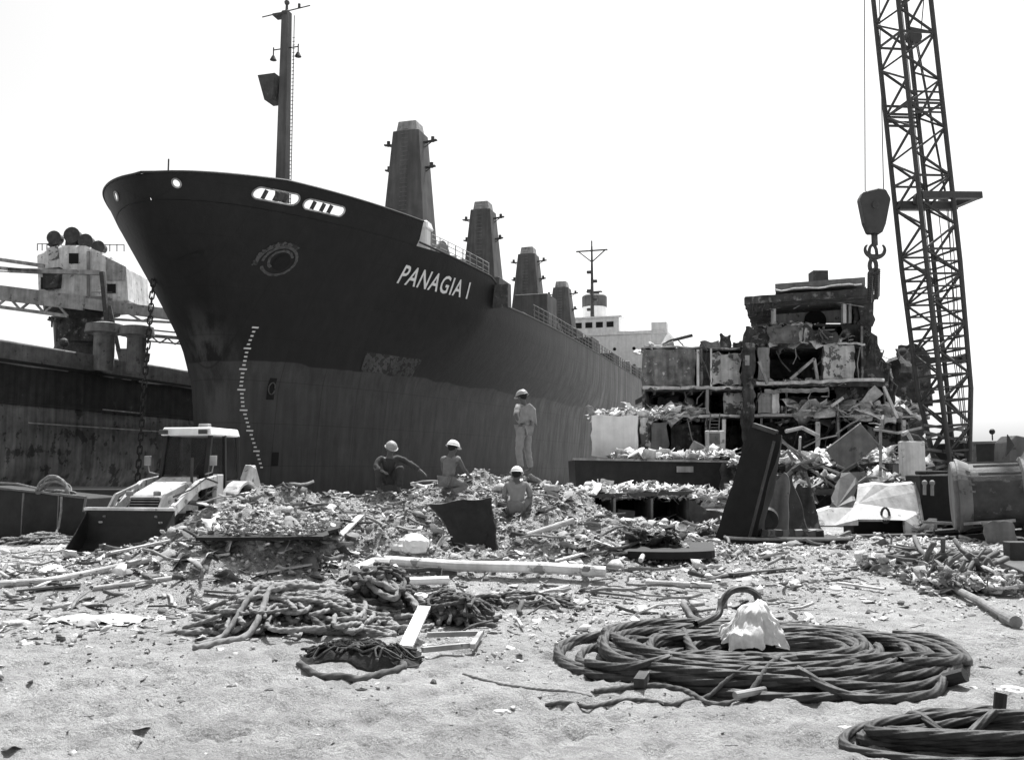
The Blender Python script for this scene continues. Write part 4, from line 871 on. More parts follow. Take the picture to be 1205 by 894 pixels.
q = B(); t3 = tz(32); c = cp(t3, 1, -1) + ex * .22; q.cyl(c - ey * .15, c + ey * .15, .36, n=20); q.build('guide_sheave', M['crane_steel'], cr)
for k, (da, db, x1, y1) in enumerate(((.9, 1.3, 1.25, .0), (.9, 1.15, 1.15, .2))):
    q = B(); q.tube([cp(t3, 1, -1) + ex * .3 + ey * .1 * k, cp(t1_, 1, -1) + ex * (.95 + .05 * k) + V((0, 0, .5))], .03, 5); q.build('pendant_rope', M['crane_steel'], cr)
for (e1, e2) in ((1.1, .75), (1.35, .85), (.6, .5), (1.2, .6)):
    q = B(); q.tube([cp(t1_, 1, -1) + ex * e1 * .9, cp(t2_, 1, -1) + ex * e2, cp(.0, 1, -1) + ex * (e2 * .5 + .1) + ey * .3], .022, 5); q.build('pendant_rope', M['crane_steel'], cr)
for e in (-.3, -.05, .3):
    q = B(); q.tube([cp(.98, e, 0), cp(.02, e, 0)], .018, 5); q.build('luffing_rope', M['crane_steel'], cr)
q = B(); q.tube([tip, Q(1088, -10, YC2 + .5), cp(t3, 1, -1) + ex * .6], .025, 5); q.build('luffing_rope', M['crane_steel'], cr)
hc = Q(1030, 248, YC2 - 1.2)
q = B(); p_ = [(-.62, .55), (-.45, .85), (-.2, .92), (.15, 1.0), (.5, .95), (.7, .55), (.45, -.55), (.28, -.95), (-.28, -.95), (-.45, -.5)]
q.prism([hc + V((x, 0, z)) for x, z in p_], (0, .45, 0)); hb_ = q.build('hook_block', M['crane_steel'], cr, bevel=.05)
q = B(); q.cyl(hc + V((.02, -.05, .25)), hc + V((.02, .5, .25)), .16, n=12); q.build('sheave_pin', M['steel_dark'], hb_)
for xx, tx in ((-.33, -.2), (.46, .25)):
    q = B(); q.cyl(hc + V((xx, .2, .6)), tip + V((tx, 0, -.2)), .022, n=5); q.build('hoist_rope', M['crane_steel'], cr)
q = B(); hk = hc + V((0, .2, -1.55)); q.cyl(hc + V((0, .2, -.9)), hk + V((0, 0, .1)), .13, n=10)
for sg in (-1, 1): q.tube([hk + V((sg * .42 * math.sin(a) , 0, -.18 + .32 * -math.cos(a) + .1)) for a in np.linspace(0, 2.25, 12)], [.13 - .008 * k for k in range(12)], 8)
q.build('ramshorn_hook', M['crane_steel'], hb_, smooth_=True)
sg_ = B(); st = Q(1027, 292, YC2 - 1); en = Q(1027, 336, YC2 + 2); 
sg_.tube([st + V((.16 * math.cos(a), 0, -.2 + .34 * math.sin(a))) for a in np.linspace(0, 6.28, 14, endpoint=False)], .07, 6, closed=True)
sg_.tube([st + V((.14 * math.cos(a), .05, -.75 + .28 * math.sin(a))) for a in np.linspace(0, 6.28, 14, endpoint=False)], .09, 6, closed=True)
chain(sg_, st + V((-.1, 0, -1.0)), Q(1024, 352, 48.5), .5, .07); chain(sg_, st + V((.14, 0, -1.0)), Q(1032, 350, 48.5), .45, .06)
sg_.build('sling_chain', M['crane_steel'], hb_)
# engine house, cab, tracks
q = B(); q.box(Q(1158, 540, YC2 + 1) + V((0, 1.5, 0)), (1.6, 3, 1.5)); cabo = q.build('engine_house', M['steel_black'], cr, bevel=.04)
q = B(); q.box(Q(1144, 546, YC2 + .6), (.25, .3, 1.9)); q.bar(Q(1141, 521, YC2 + .5), Q(1178, 520, YC2 + .5), .18, .1); q.bar(Q(1178, 520, YC2 + .5), Q(1178, 552, YC2 + .5), .14, .14); q.build('house_frame', M['steel_grey'], cr)
q = B(); c = Q(1168, 518, YC2 + 1); q.cyl(c, c + V((0, 0, .3)), .03, n=5); q.ball(c + V((0, 0, .38)), .13, 8); q.build('warning_lamp', M['steel_black'], cr)
for sgn in (-1, 1):
    q = B(); base = Q(1130, 600, YC2 + 2) ; base.z = .1; c = base + V((1.6 * sgn, 1.5, 0)); q.prism([c + V((0, 2.6 * math.cos(a), .5 + .5 * math.sin(a))) for a in np.linspace(0, 6.28, 20, endpoint=False)], (.8, 0, 0)); q.build('crawler_track', M['steel_black'], cr)
q = B(); q.box(Q(1128, 575, YC2 + 3), (4.2, 3.6, 1.0)); q.build('turntable', M['steel_black'], cr)
for (x0, y0, x1, y1) in ((1088, 500, 1140, 507), (1090, 515, 1140, 500), (1090, 528, 1138, 536), (1092, 540, 1150, 548), (1088, 508, 1145, 522), (1095, 552, 1148, 538)):
    q = B(); q.bar(Q(x0, y0, YC2 - .8), Q(x1, y1, YC2 + .6), .1, .1); q.build('boom_foot_strut', M['steel_grey'], cr)
# ---------------------------------------------------------------- big mooring drum at the right edge
dr = thing('steel_drum', 'big steel drum with a flared end flange lying at the right edge of the yard', 'winch drum', Q(1170, 640, 23.5))
Yd = 23.5; c0 = Q(1128, 583, Yd); ax = V((1, -.38, .03)).normalized(); rd = .80
q = B(); q.lathe(c0, ax, [(0, rd * .98), (2.6, rd)], 40); q.build('drum_barrel', M['steel_dark'], dr, smooth_=False)
q = B(); q.lathe(c0, ax, [(-.16, rd * 1.02), (-.13, rd * 1.06), (.02, rd * 1.05), (.14, rd * .96)], 40); q.lathe(c0, ax, [(-.05, rd * 1.14), (.0, rd * 1.14), (.25, rd * 1.0)], 40); q.build('end_flange', M['steel_grey'], dr)
for k in range(5):
    q = B(); an = R(20 + k * 22); off = V((0, -math.cos(an), math.sin(an))) * rd; q.bar(c0 + off + ax * .2, c0 + off + ax * 1.35, .05, .06); q.build('barrel_rib', M['steel_grey'], dr)
for k in range(4):
    q = B(); an = R(8 + k * 12); off = V((0, -math.cos(an), math.sin(an))) * (rd + .02); q.bar(c0 + off + ax * .02, c0 + off * 1.08 - ax * .1, .04, .05); q.build('flange_gusset', M['steel_grey'], dr)
q = B()
for a0 in (0,):
    pts = [c0 + ax * (1.35 + .5 * u) for u in (0, 1)]
q.lathe(c0 + ax * 1.35, ax, [(0, rd * 1.02), (.04, rd * 1.14), (.36, rd * 1.16), (.42, rd * 1.04)], 40); q.build('brake_band', M['steel_grey'], dr)
q = B(); lc = c0 + ax * 1.6 + V((0, -.35, rd * .92)); q.prism([lc + V((-.42, 0, -.3)), lc + V((.42, 0, -.3)), lc + V((.36, 0, .15)), lc + V((.2, 0, .42)), lc + V((0, 0, .48)), lc + V((-.14, 0, .34)), lc + V((-.3, 0, .08))], (0, .3, 0)); q.build('lifting_lug', M['steel_grey'], dr, bevel=.03)
for dz in (-.05, .18):
    q = B(); q.tube([lc + V((-.1 + .2 * u, -.01, dz + .05 * math.sin(u * 3.1) + .07 * u)) for u in np.linspace(0, 1, 6)], .025, 5); q.build('lug_slot', M['void'], dr)
q = B(); q.torn([Q(1186, 560, 25.5), Q(1188, 520, 25.5), Q(1196, 512, 25.5), Q(1215, 516, 25.5), Q(1230, 560, 25.5)], (0, .8, 0), .03, .3); lone(q, 'winch_frame', 'steel_grey', 'grey winch frame rising behind the right end of the drum', 'machinery', bevel=.02)
q = B(); q.torn([Q(1184, 537, 25), Q(1186, 511, 25), Q(1194, 524, 25)], (0, .05, 0), .02, .2); lone(q, 'pointed_plate', 'steel_dark', 'small pointed dark plate sticking up behind the drum lug', 'scrap metal')
q = B(); q.box(Q(1100, 592, 26.5), (1.2, 1.0, 1.6)); q.box(Q(1110, 556, 26.8), (1.3, .8, .12)); q.bar(Q(1088, 560, 26.4), Q(1140, 558, 26.2), .1, .08); lone(q, 'machine_block', 'steel_black', 'black machine block between the crane foot and the drum flange', 'machinery', bevel=.03)
for (x, y0, y1) in ((1088, 568, 582), (1097, 568, 583)):
    q = B(); q.cyl(Q(x, y1, 25.8), Q(x, y0, 25.8), .05, n=8); q.ball(Q(x, y0, 25.8), .08, 8); lone(q, 'short_pipe', 'steel_pale', 'pale upright pipe stub on the black machine block, %s of the two' % ('left' if x < 1090 else 'right'), 'pipe')
q = B(); q.bar(Q(1085, 626, 25), Q(1210, 616, 24.4), .9, .12); q.bar(Q(1085, 640, 23.6), Q(1215, 628, 23.0), .25, .25); lone(q, 'skid_frame', 'steel_black', 'black skid frame lying in shade under the big drum', 'frame', bevel=.02)
q = B(); q.bar(Q(1085, 614, 24.2), Q(1128, 616, 24), .07, .07); q.bar(Q(1134, 616, 22.9), Q(1195, 612, 22.5), .07, .07); lone(q, 'steel_rod', 'steel_pale', 'thin pale rod lying along the skid frame under the drum', 'bar')
shell_piece(1164, 615, 1200, 648, 21.5, 'steel_grey', 'grey round-cornered plate standing under the right end of the drum', .25, .2, 31, -.1)
bp = thing('steel_base_plate', 'heavy dark base plate with an upright bracket at the right edge', 'steel plate', Q(1195, 690, 16))
q = B(); z_ = .30; pl = [V((8.4, 16.6, z_)), V((7.62, 13.9, z_)), V((11, 13.6, z_)), V((11, 16.9, z_))]; q.prism(pl, (0, 0, -.08)); q.build('plate', M['steel_dark'], bp, bevel=.01)
q = B(); q.bar(pl[0] + V((.08, 0, -.22)), pl[1] + V((.08, 0, -.22)), .12, .28); q.build('side_beam', M['steel_black'], bp)
q = B(); q.box(Q(1197, 656, 16.3) + V((0, 0, .0)), (.35, .25, .55)); q.build('bracket', M['steel_dark'], bp, bevel=.01); q = B(); q.bar(Q(1163, 658, 17), Q(1190, 655, 17), .09, .09); q.build('bracket_arm', M['steel_dark'], bp, bevel=.01)
# ---------------------------------------------------------------- rubble: many small broken pieces scattered into single meshes
def hull_template(n, sq, seed):
    r_ = random.Random(seed); bm = bmesh.new()
    for _ in range(n):
        p = V((r_.gauss(0, 1), r_.gauss(0, 1), r_.gauss(0, 1))).normalized() * r_.uniform(.75, 1); bm.verts.new((p.x * sq[0], p.y * sq[1], p.z * sq[2]))
    res = bmesh.ops.convex_hull(bm, input=bm.verts)
    bmesh.ops.delete(bm, geom=[v for v in bm.verts if not v.link_faces], context='VERTS'); bmesh.ops.triangulate(bm, faces=bm.faces)
    bm.verts.index_update(); v = np.array([v.co[:] for v in bm.verts]); f = np.array([[q.index for q in fc.verts] for fc in bm.faces]); bm.free(); return v, f
def sheet_template(seed, w_=1, h_=.7, bend=.5):
    r_ = random.Random(seed); nu, nv = 5, 4; v = []; f = []
    for k in (0, 1):
        for i in range(nu):
            for j in range(nv):
                x, y = (i / (nu - 1) - .5) * 2 * w_, (j / (nv - 1) - .5) * 2 * h_
                e = 1 + .25 * nz((i * .9, j * .9, seed)); v.append((x * e, y * e, bend * (.4 * math.sin(x * 2 + seed) + .5 * nz((x, y, seed * 3.1))) - .035 * k))
    N = nu * nv
    for i in range(nu - 1):
        for j in range(nv - 1):
            a, b_, c, d = i * nv + j, (i + 1) * nv + j, (i + 1) * nv + j + 1, i * nv + j + 1
            f += [(a, b_, c), (a, c, d), (N + a, N + c, N + b_), (N + a, N + d, N + c)]
    ring = [i * nv for i in range(nu)] + [(nu - 1) * nv + j for j in range(1, nv)] + [i * nv + nv - 1 for i in range(nu - 2, -1, -1)] + [j for j in range(nv - 2, 0, -1)]
    for k in range(len(ring)):
        a, b_ = ring[k], ring[(k + 1) % len(ring)]; f += [(a, N + a, N + b_), (a, N + b_, b_)]
    return np.array(v), np.array(f)
def stick_template(seed, th=.05):
    r_ = random.Random(seed); v = []; f = []; n = 5
    for i in range(n):
        x = (i / (n - 1) - .5) * 2; oy, oz = .10 * math.sin(x * 2 + seed), .06 * math.cos(x * 3 + seed)
        for a, b_ in ((-1, -1), (1, -1), (1, 1), (-1, 1)): v.append((x, oy + a * th * (1.6 if seed % 2 else 1), oz + b_ * th))
    for i in range(n - 1):
        for k in range(4):
            a, b_, c, d = i * 4 + k, i * 4 + (k + 1) % 4, (i + 1) * 4 + (k + 1) % 4, (i + 1) * 4 + k; f += [(a, b_, c), (a, c, d)]
    f += [(0, 2, 1), (0, 3, 2), (n * 4 - 4, n * 4 - 3, n * 4 - 2), (n * 4 - 4, n * 4 - 2, n * 4 - 1)]
    return np.array(v), np.array(f)
TC = [hull_template(10, (1, .75, .55), k) for k in range(6)] + [hull_template(9, (1, .5, .35), 20 + k) for k in range(4)]
TP = [hull_template(11, (1, .8, .14), 40 + k) for k in range(5)]
TS = [sheet_template(k, 1, random.uniform(.4, .9), random.uniform(.3, .9)) for k in range(6)]
TK = [stick_template(k, .03 + .012 * k) for k in range(5)]
def scatter(name, mt, pos, size, temps, flat=.5, origin=None, label=None):
    "pos (N,3), size (N): every piece at random in one of the template shapes"
    N = len(pos); ti = rng.integers(0, len(temps), N); VV = []; FF = []; o_ = 0
    yaw = rng.random(N) * 2 * np.pi; tx = rng.normal(0, flat, N); ty = rng.normal(0, flat, N)
    for k, (tv, tf) in enumerate(temps):
        m = np.where(ti == k)[0]
        if not len(m): continue
        cz, sz, cx, sx_, cy, sy_ = np.cos(yaw[m]), np.sin(yaw[m]), np.cos(tx[m]), np.sin(tx[m]), np.cos(ty[m]), np.sin(ty[m])
        Z0, O1 = np.zeros(len(m)), np.ones(len(m))
        Rz = np.array([[cz, -sz, Z0], [sz, cz, Z0], [Z0, Z0, O1]]).transpose(2, 0, 1)
        Rx = np.array([[O1, Z0, Z0], [Z0, cx, -sx_], [Z0, sx_, cx]]).transpose(2, 0, 1)
        Ry = np.array([[cy, Z0, sy_], [Z0, O1, Z0], [-sy_, Z0, cy]]).transpose(2, 0, 1)
        Mx = Rz @ Rx @ Ry; an = 1 + rng.uniform(-.3, .3, (len(m), 1, 3))
        v = np.einsum('nij,nvj->nvi', Mx, tv[None] * an * size[m][:, None, None]) + pos[m][:, None, :]
        VV.append(v.reshape(-1, 3)); FF.append((tf[None] + (np.arange(len(m)) * len(tv))[:, None, None]).reshape(-1, 3) + o_); o_ += len(m) * len(tv)
    vv = np.concatenate(VV); ff = np.concatenate(FF)
    me = bpy.data.meshes.new(name); raw_mesh(me, vv, ff); me.materials.append(mt)
    o = bpy.data.objects.new(name, me); col.objects.link(o); tag(o, label, None, None, 'stuff'); return o
def on_ground(N, x0, x1, y0, y1, dens, lift=.3, smin=.02, smax=.1, pw=2.5):
    x = rng.uniform(x0, x1, N); y = rng.uniform(y0, y1, N); k = rng.random(N) < dens(x, y); x, y = x[k], y[k]
    s = smin + (smax - smin) * rng.random(len(x)) ** pw; z = Hh(x, y) + s * lift * rng.uniform(-.6, 1.2, len(x)); return np.stack([x, y, z], -1), s
def heapmask(x, y): return smooth(.04, .35, Hbase(x, y) + (fbm(x * .9 + 40, y * .9, 3) - .5) * .35)
def apron(x, y):                 # littered strip between the trodden sand and the heap
    yy = np.interp(x, [-14, -8, -5, -2, 0, 2, 4, 6, 9, 12], [9.7, 10.2, 10.0, 10.4, 10.2, 10.6, 12.0, 12.4, 11.8, 11.0])
    return smooth(-1.2, 1.0, y - yy + (fbm(x * .8, y * .8 + 9, 3) - .5) * 3.2)
calm = lambda x, y: 1 - .75 * smooth(3.6, 5.5, x) * (1 - smooth(22, 23, y))
clump = lambda x, y: smooth(.40, .62, fbm(x * 1.1 + 7, y * 1.1 + 2, 4))
scatter('rubble', M['rubble'], *on_ground(120000, -9, 14, 12.0, 23.5, lambda x, y: (heapmask(x, y) * .9 + .05) * calm(x, y) * (.35 + .65 * clump(x, y)), .5, .010, .085, 3.2), TC + TP, .4, label='grey broken rubble covering the whole heap in the middle of the yard')
scatter('rubble', M['shard'], *on_ground(7500, -9, 14, 13, 23, lambda x, y: heapmask(x, y) * calm(x, y) * clump(x + 9, y), .6, .035, .20, 3.6), TS + TP, .3, label='bent flakes of scrap plate strewn over the rubble heap')
scatter('rubble', M['rubble'], *on_ground(700, -8, 6, 13, 22, lambda x, y: heapmask(x, y) * clump(x + 3, y + 5), .3, .09, .24, 2.5), TC, .3, label='larger broken lumps lying here and there on the rubble heap')
scatter('sticks', M['shard'], *on_ground(7000, -12, 14, 10.5, 23, lambda x, y: (apron(x, y) * .5 + heapmask(x, y) * .4) * calm(x, y), .4, .03, .40, 3.4), TK, .16, label='splintered sticks and rods strewn over the heap and its foot')
scatter('litter', M['litter'], *on_ground(9000, -12, 14, 10.5, 23, lambda x, y: (apron(x, y) * .30 + heapmask(x, y) * .45) * calm(x, y), .8, .02, .15, 3.6), TS + TC + TP, .35, label='pale scraps of paper, foam and plaster scattered among the rubble')
scatter('gravel', M['rubble'], *on_ground(42000, -14, 14, 9, 22, lambda x, y: apron(x, y) * .9, .4, .008, .06, 3.2), TC + TP + TS, .3, label='small stones and crumbs littering the ground in front of the heap')
scatter('pebbles', M['scree'], *on_ground(26000, -8, 9, 4.5, 12.5, lambda x, y: .12 + .6 * (fbm(x * .9 + 3, y * .9, 3) > .54), .2, .003, .022, 4), TC + TP, .3, label='small dark crumbs scattered thinly over the trodden sand')
scatter('twigs', M['rust_dark'], *on_ground(900, -8, 9, 4.8, 12, lambda x, y: .15 + .5 * (fbm(x * .9 + 3, y * .9, 3) > .55), .1, .012, .11, 3.2), TK, .06, label='thin dark twigs and slivers on the open sand')
scatter('scraps', M['shard'], *on_ground(1500, -8, 9, 4.8, 12.5, lambda x, y: .25 + .7 * (fbm(x * .7 + 13, y * .7, 3) > .53), .3, .010, .07, 3.5), TC + TP + TS, .2, label='stray stones, paper and metal scraps on the open sand in front')
def strip(name, px0, px1, py, Y, depth, N, s0_, s1_, mt, label, hgt=.3, dz=0, temps=None, power=3):
    u = rng.random(N); a, b_ = Q(px0, py, Y), Q(px1, py, Y); d = rng.random(N) * depth
    env = np.clip(fbm(u * 7 + px0, d * .6, 3) * 1.9 - .35, .05, 1.2)
    x = a.x + (b_.x - a.x) * u; y = Y + d; z = a.z + dz + rng.random(N) * env * hgt; s = s0_ + (s1_ - s0_) * rng.random(N) ** power
    scatter(name, M[mt], np.stack([x, y, z], -1), s, temps or (TS + TK + TP), .45, label=label)
strip('litter', 925, 1088, 487, 49.6, 5, 1600, .1, .8, 'litter', 'bright torn panels heaped on the main open floor of the wreck', .9)
strip('litter', 762, 830, 488, 49.6, 4, 500, .1, .6, 'litter', 'pale rubbish on the floor under the left rooms of the wreck', .6)
strip('litter', 700, 800, 489, 44.3, 3, 700, .06, .45, 'litter', 'pale rubbish piled on the roof of the white cabin', .45)
strip('litter', 730, 870, 540, 40.3, 3.5, 1500, .06, .42, 'litter', 'pale rubbish lying along the low black hull plating', .42)
strip('litter', 885, 1000, 450, 49.6, 3, 260, .08, .4, 'litter', 'scraps along the edge of the burnt room floor', .35)
strip('litter', 885, 1005, 404, 49.8, 4, 700, .08, .5, 'rubble', 'twisted scrap piled below the wheelhouse wall', .8)
strip('litter', 908, 965, 382, 50.4, 2, 200, .06, .3, 'litter', 'pale scraps on the sill under the wheelhouse wall', .15)
strip('litter', 760, 870, 408, 50, 4, 200, .05, .4, 'rubble', 'small scrap on the top deck at the left of the wreck', .35)
strip('litter', 895, 1095, 545, 33.8, 5, 1700, .05, .42, 'litter', 'pale debris on the upper shelf of the low wreck floor', .55)
strip('litter', 900, 1085, 575, 31, 4, 900, .05, .4, 'rubble', 'dark debris on the lower shelf of the low wreck floor', .5)
strip('litter', 684, 840, 585, 25.5, 3.6, 2400, .03, .26, 'litter', 'light rubble lying on top of the cut tank section', .35)
strip('litter', 820, 960, 592, 26.5, 5, 1500, .05, .3, 'litter', 'light rubble behind the leaning rudder', .5)
strip('rubble', 690, 850, 628, 24.0, 3, 900, .05, .3, 'rubble', 'dark rubble in front of the tank section compartments', .35)
strip('rubble', 950, 1200, 655, 20.5, 4, 1600, .03, .2, 'rubble', 'scrap crumbs on the ground before the white wall and the drum', .25)
strip('rubble', 1095, 1215, 692, 13.6, 3.0, 2600, .02, .17, 'rubble', 'loose stones and scrap around the log beside the base plate', .34, dz=-.06, temps=TC + TK + TS)
strip('sticks', 1100, 1200, 684, 14.2, 2.0, 160, .10, .5, 'plank_dark', 'thin rods and sticks lying across the stones near the log', .35, temps=TK, power=1.5)
strip('rubble', 1085, 1215, 640, 24.4, 3.5, 500, .06, .35, 'rust_dark', 'dark scrap in the shade below the drum', .6)
# ---------------------------------------------------------------- ropes and cables that lie on one another
class Drape:
    def __init__(s, cell): s.c = cell; s.g = {}
    def lay(s, pts, r, extra=0, soft=6, lag=14):
        c = s.c; zs = []; cells = [(int(math.floor(x / c)), int(math.floor(y / c))) for x, y in pts]; W = [0] * len(pts)
        def put(i):
            k = max(0, i - soft); w = zs[k:i + soft + 1]; W[i] = sum(w) / len(w); ce = cells[i]; s.g[ce] = max(s.g.get(ce, -9), W[i] + r * .6)
        for i, (x, y) in enumerate(pts):
            a, b_ = cells[i]; zs.append(max(H(x, y), s.g.get((a, b_), -9), s.g.get((a + 1, b_), -9) - r * .3, s.g.get((a - 1, b_), -9) - r * .3, s.g.get((a, b_ + 1), -9) - r * .3, s.g.get((a, b_ - 1), -9) - r * .3) + r * .75)
            if i >= lag: put(i - lag)
        for i in range(max(0, len(pts) - lag), len(pts)): put(i)
        z = np.array(W); z = np.convolve(np.pad(z, 3, 'edge'), np.ones(7) / 7, 'valid')
        return [V((x, y, q)) for (x, y), q in zip(pts, z)]
def resample(pts, st):
    out = [V(pts[0])]; acc = 0
    for a, b_ in zip(pts, pts[1:]):
        a, b_ = V(a), V(b_); L = (b_ - a).length
        while acc + L >= st:
            t = (st - acc) / L; a = a.lerp(b_, t); out.append(a); L = (b_ - a).length; acc = 0
        acc += L
    return out
dp = Drape(.05)
# the big coil
cc = V((2.33, 9.2)); rot = R(-10); path = []; loops = 32; T = loops * 2 * math.pi; n = loops * 90
ph = [random.uniform(0, 6.28) for _ in range(8)]
for i in range(n + 1):
    t = T * i / n; k = t / (2 * math.pi)
    e_ = .5 + .5 * math.sin(k * 1.9 + ph[0]); a = .88 + .66 * e_ ** .8 + .10 * math.sin(k * 5.1 + ph[1]); b_ = .78 + .62 * e_ ** .8 + .12 * math.sin(k * 4.3 + ph[3])
    cx = .20 * math.sin(k * 1.3 + ph[4]) + .12 * math.sin(k * 3.7 + ph[5]); cy = .10 * math.sin(k * 1.1 + ph[6]) + .07 * math.sin(k * 4.9)
    x = cx + a * math.cos(t) + .05 * math.sin(3 * t + k); y = cy + b_ * math.sin(t) + .04 * math.sin(2 * t + k * 2)
    path.append((cc.x + x * math.cos(rot) - y * math.sin(rot), cc.y + x * math.sin(rot) + y * math.cos(rot)))
CR = .036
p3 = dp.lay(path, CR); p3 = resample(p3, .014)
coil = thing('steel_cable_coil', 'large flat coil of thick dark steel cable lying on the sand, right of the middle', 'cable', (cc.x, cc.y, H(cc.x, cc.y)), 0, 'coils of steel cable')
fast_tube('cable', p3, CR, 24, 6, .25, .18, M['cable'], coil)
# crossing strands and the raised bight
def strand(pts2, name='cable', par=coil, r=CR, m_='cable', lob=6, lay=True, pitch=.42, nseg=14, st=.022):
    q2 = []
    for i in range(len(pts2) - 1):
        p0, p1, p2, p3_ = pts2[max(i - 1, 0)], pts2[i], pts2[i + 1], pts2[min(i + 2, len(pts2) - 1)]
        for k in range(12):
            t = k / 12; q2.append(tuple(.5 * ((2 * p1[d]) + (-p0[d] + p2[d]) * t + (2 * p0[d] - 5 * p1[d] + 4 * p2[d] - p3_[d]) * t * t + (-p0[d] + 3 * p1[d] - 3 * p2[d] + p3_[d]) * t ** 3) for d in range(len(p1))))
    q2.append(pts2[-1])
    P3 = dp.lay(q2, r, soft=4) if lay else [V(p) for p in q2]
    return fast_tube(name, resample(P3, .014), r, 24, lob, pitch * .6, .18, M[m_], par)
def g2(px, py, h=0):                     # ground point shown at a picture position
    d = Q(px, py, 10) - V((0, 0, CH)); t = (h - CH) / d.z; return (d.x * t, d.y * t)
strand([g2(800, 738), g2(812, 770), g2(850, 792), g2(905, 806), g2(970, 820), g2(1040, 826), g2(1095, 818), g2(1112, 806)])
strand([g2(690, 790), g2(760, 802), g2(860, 795), g2(960, 805), g2(1060, 800), g2(1130, 788), g2(1136, 772), g2(1100, 752), g2(1050, 745)])
strand([g2(1000, 760), g2(1060, 752), g2(1110, 762), g2(1132, 780), g2(1120, 796), g2(1060, 806)])
bx_, by_ = g2(852, 728, .3); z0 = .30
ptsb = [(bx_ - .35, by_ - .3, .30), (bx_ - .08, by_ - .05, .34), (bx_ + .0, by_ + .08, .46), (bx_ + .12, by_ + .12, .57), (bx_ + .28, by_ + .12, .58), (bx_ + .38, by_ + .08, .50), (bx_ + .40, by_ + .0, .30)]
strand(ptsb, lay=False, r=.030)
q = B()
x, y = g2(1112, 806); q.cyl((x, y, H(x, y) + .05), (x + .12, y - .12, H(x, y) + .12), .06, n=10); q.build('cable_socket', M['steel_black'], coil)
# pale sack in the coil
q = B(); sx0, sy0 = g2(886, 750, .12)
def sackf(u, v):
    a = u * 2 * math.pi; f = 1 - v * .999; ca_, sa2 = math.cos(a), math.sin(a)
    fold = nz((ca_ * 2.6, sa2 * 2.6, 3.1)) * .10 + nz((ca_ * 6.5, sa2 * 6.5, v * 1.2)) * .055 + nz((ca_ * 12, sa2 * 12, v * 2)) * .02
    rr = (.27 + fold * 1.3) * min(1, f * 1.35) ** .6 * (1 + .16 * (1 - v) ** 4)
    return V((sx0 + rr * 1.12 * ca_ + .10 * v * v - .05 * v, sy0 + rr * .85 * sa2, .06 + .40 * v ** .9 - .16 * max(0, rr - .3) + .05 * nz((rr * 6 * ca_, rr * 6 * sa2, v * 3))))
q.sheet(sackf, 120, 30); q.rough(.045, 5.5); q.rough(.022, 12); q.rough(.008, 25); solo(q, 'white_sack', M['cloth_white'], 'crumpled white sack tucked into the middle of the big cable coil', 'sack', smooth_=True)
# second coil, bottom right
ctr2 = V(g2(1110, 872)); q = []; 
c2 = thing('steel_cable_coil', 'smaller coil of steel cable at the bottom right corner, cut by the frame', 'cable', (ctr2.x, ctr2.y, H(ctr2.x, ctr2.y)), 0, 'coils of steel cable')
path = []; n = 7 * 80
for i in range(n):
    t = 7 * 2 * math.pi * i / n; k = t / 6.283
    a = .68 + .14 * math.sin(k * 2.1 + 1) ; b_ = .30 + .10 * math.sin(k * 1.7 + 2)
    path.append((ctr2.x + .22 + .1 * math.sin(k * 1.3) + a * math.cos(t), ctr2.y - .03 + .07 * math.sin(k * 2.9) + b_ * math.sin(t)))
fast_tube('cable', resample(dp.lay(path, .03), .012), .03, 24, 6, .21, .18, M['cable'], c2)
strand([g2(1172, 862), g2(1120, 870), g2(1072, 856), g2(1064, 846), g2(1085, 838), g2(1130, 836), g2(1172, 838), g2(1176, 848), g2(1130, 852), g2(1080, 848)], par=c2, r=.028, pitch=.34, st=.018)
x, y = g2(1176, 842); q = B(); q.cyl((x, y, .03), (x + .03, y + .02, .16), .045, n=10); q.build('cable_socket', M['steel_black'], c2)
# thin ropes on the sand in front of the coil
def rope_thing(pts, r, mt, label, name='rope', lob=3, pitch=.12, grp=None, cat='rope'):
    q2 = []
    for i in range(len(pts) - 1):
        p0, p1, p2, p3_ = pts[max(i - 1, 0)], pts[i], pts[i + 1], pts[min(i + 2, len(pts) - 1)]
        for k in range(14):
            t = k / 14; q2.append(tuple(.5 * ((2 * p1[d]) + (-p0[d] + p2[d]) * t + (2 * p0[d] - 5 * p1[d] + 4 * p2[d] - p3_[d]) * t * t + (-p0[d] + 3 * p1[d] - 3 * p2[d] + p3_[d]) * t ** 3) for d in (0, 1)))
    P3 = resample(dp.lay(q2, r, soft=3), r * .5); q = B(); q.tube(P3, r, 12, lobes=lob, pitch=r * 5, amp=.2)
    return solo(q, name, M[mt], label, cat, grp, smooth_=True)
rope_thing([g2(x, y) for x, y in ((642, 822), (690, 826), (740, 822), (790, 824), (840, 816), (905, 812))], .016, 'rope_brown', 'thin brown rope lying straight on the sand in front of the big cable coil')
rope_thing([g2(x, y) for x, y in ((700, 815), (760, 808), (800, 812), (830, 822), (880, 820), (920, 808))], .020, 'rope_brown', 'second thin rope crossing the straight one near the cable coil')
rope_thing([g2(x, y) for x, y in ((545, 792), (590, 800), (640, 812), (700, 818))], .012, 'rope_pale', 'thin pale cord trailing from the rope tangle towards the cable coil')
q = B(); x, y = g2(752, 812); x2, y2 = g2(768, 792); q.bar((x, y, .06), (x2, y2, .09), .09, .07); lone(q, 'wood_block', 'rust_dark', 'short dark wooden block standing on edge by the left end of the cable coil', 'block')
q = B(); x, y = g2(865, 824); x2, y2 = g2(900, 818); q.cyl((x, y, .04), (x2, y2, .045), .03, n=10); lone(q, 'short_tube', 'steel_pale', 'short pale tube on the sand just in front of the cable coil', 'tube')
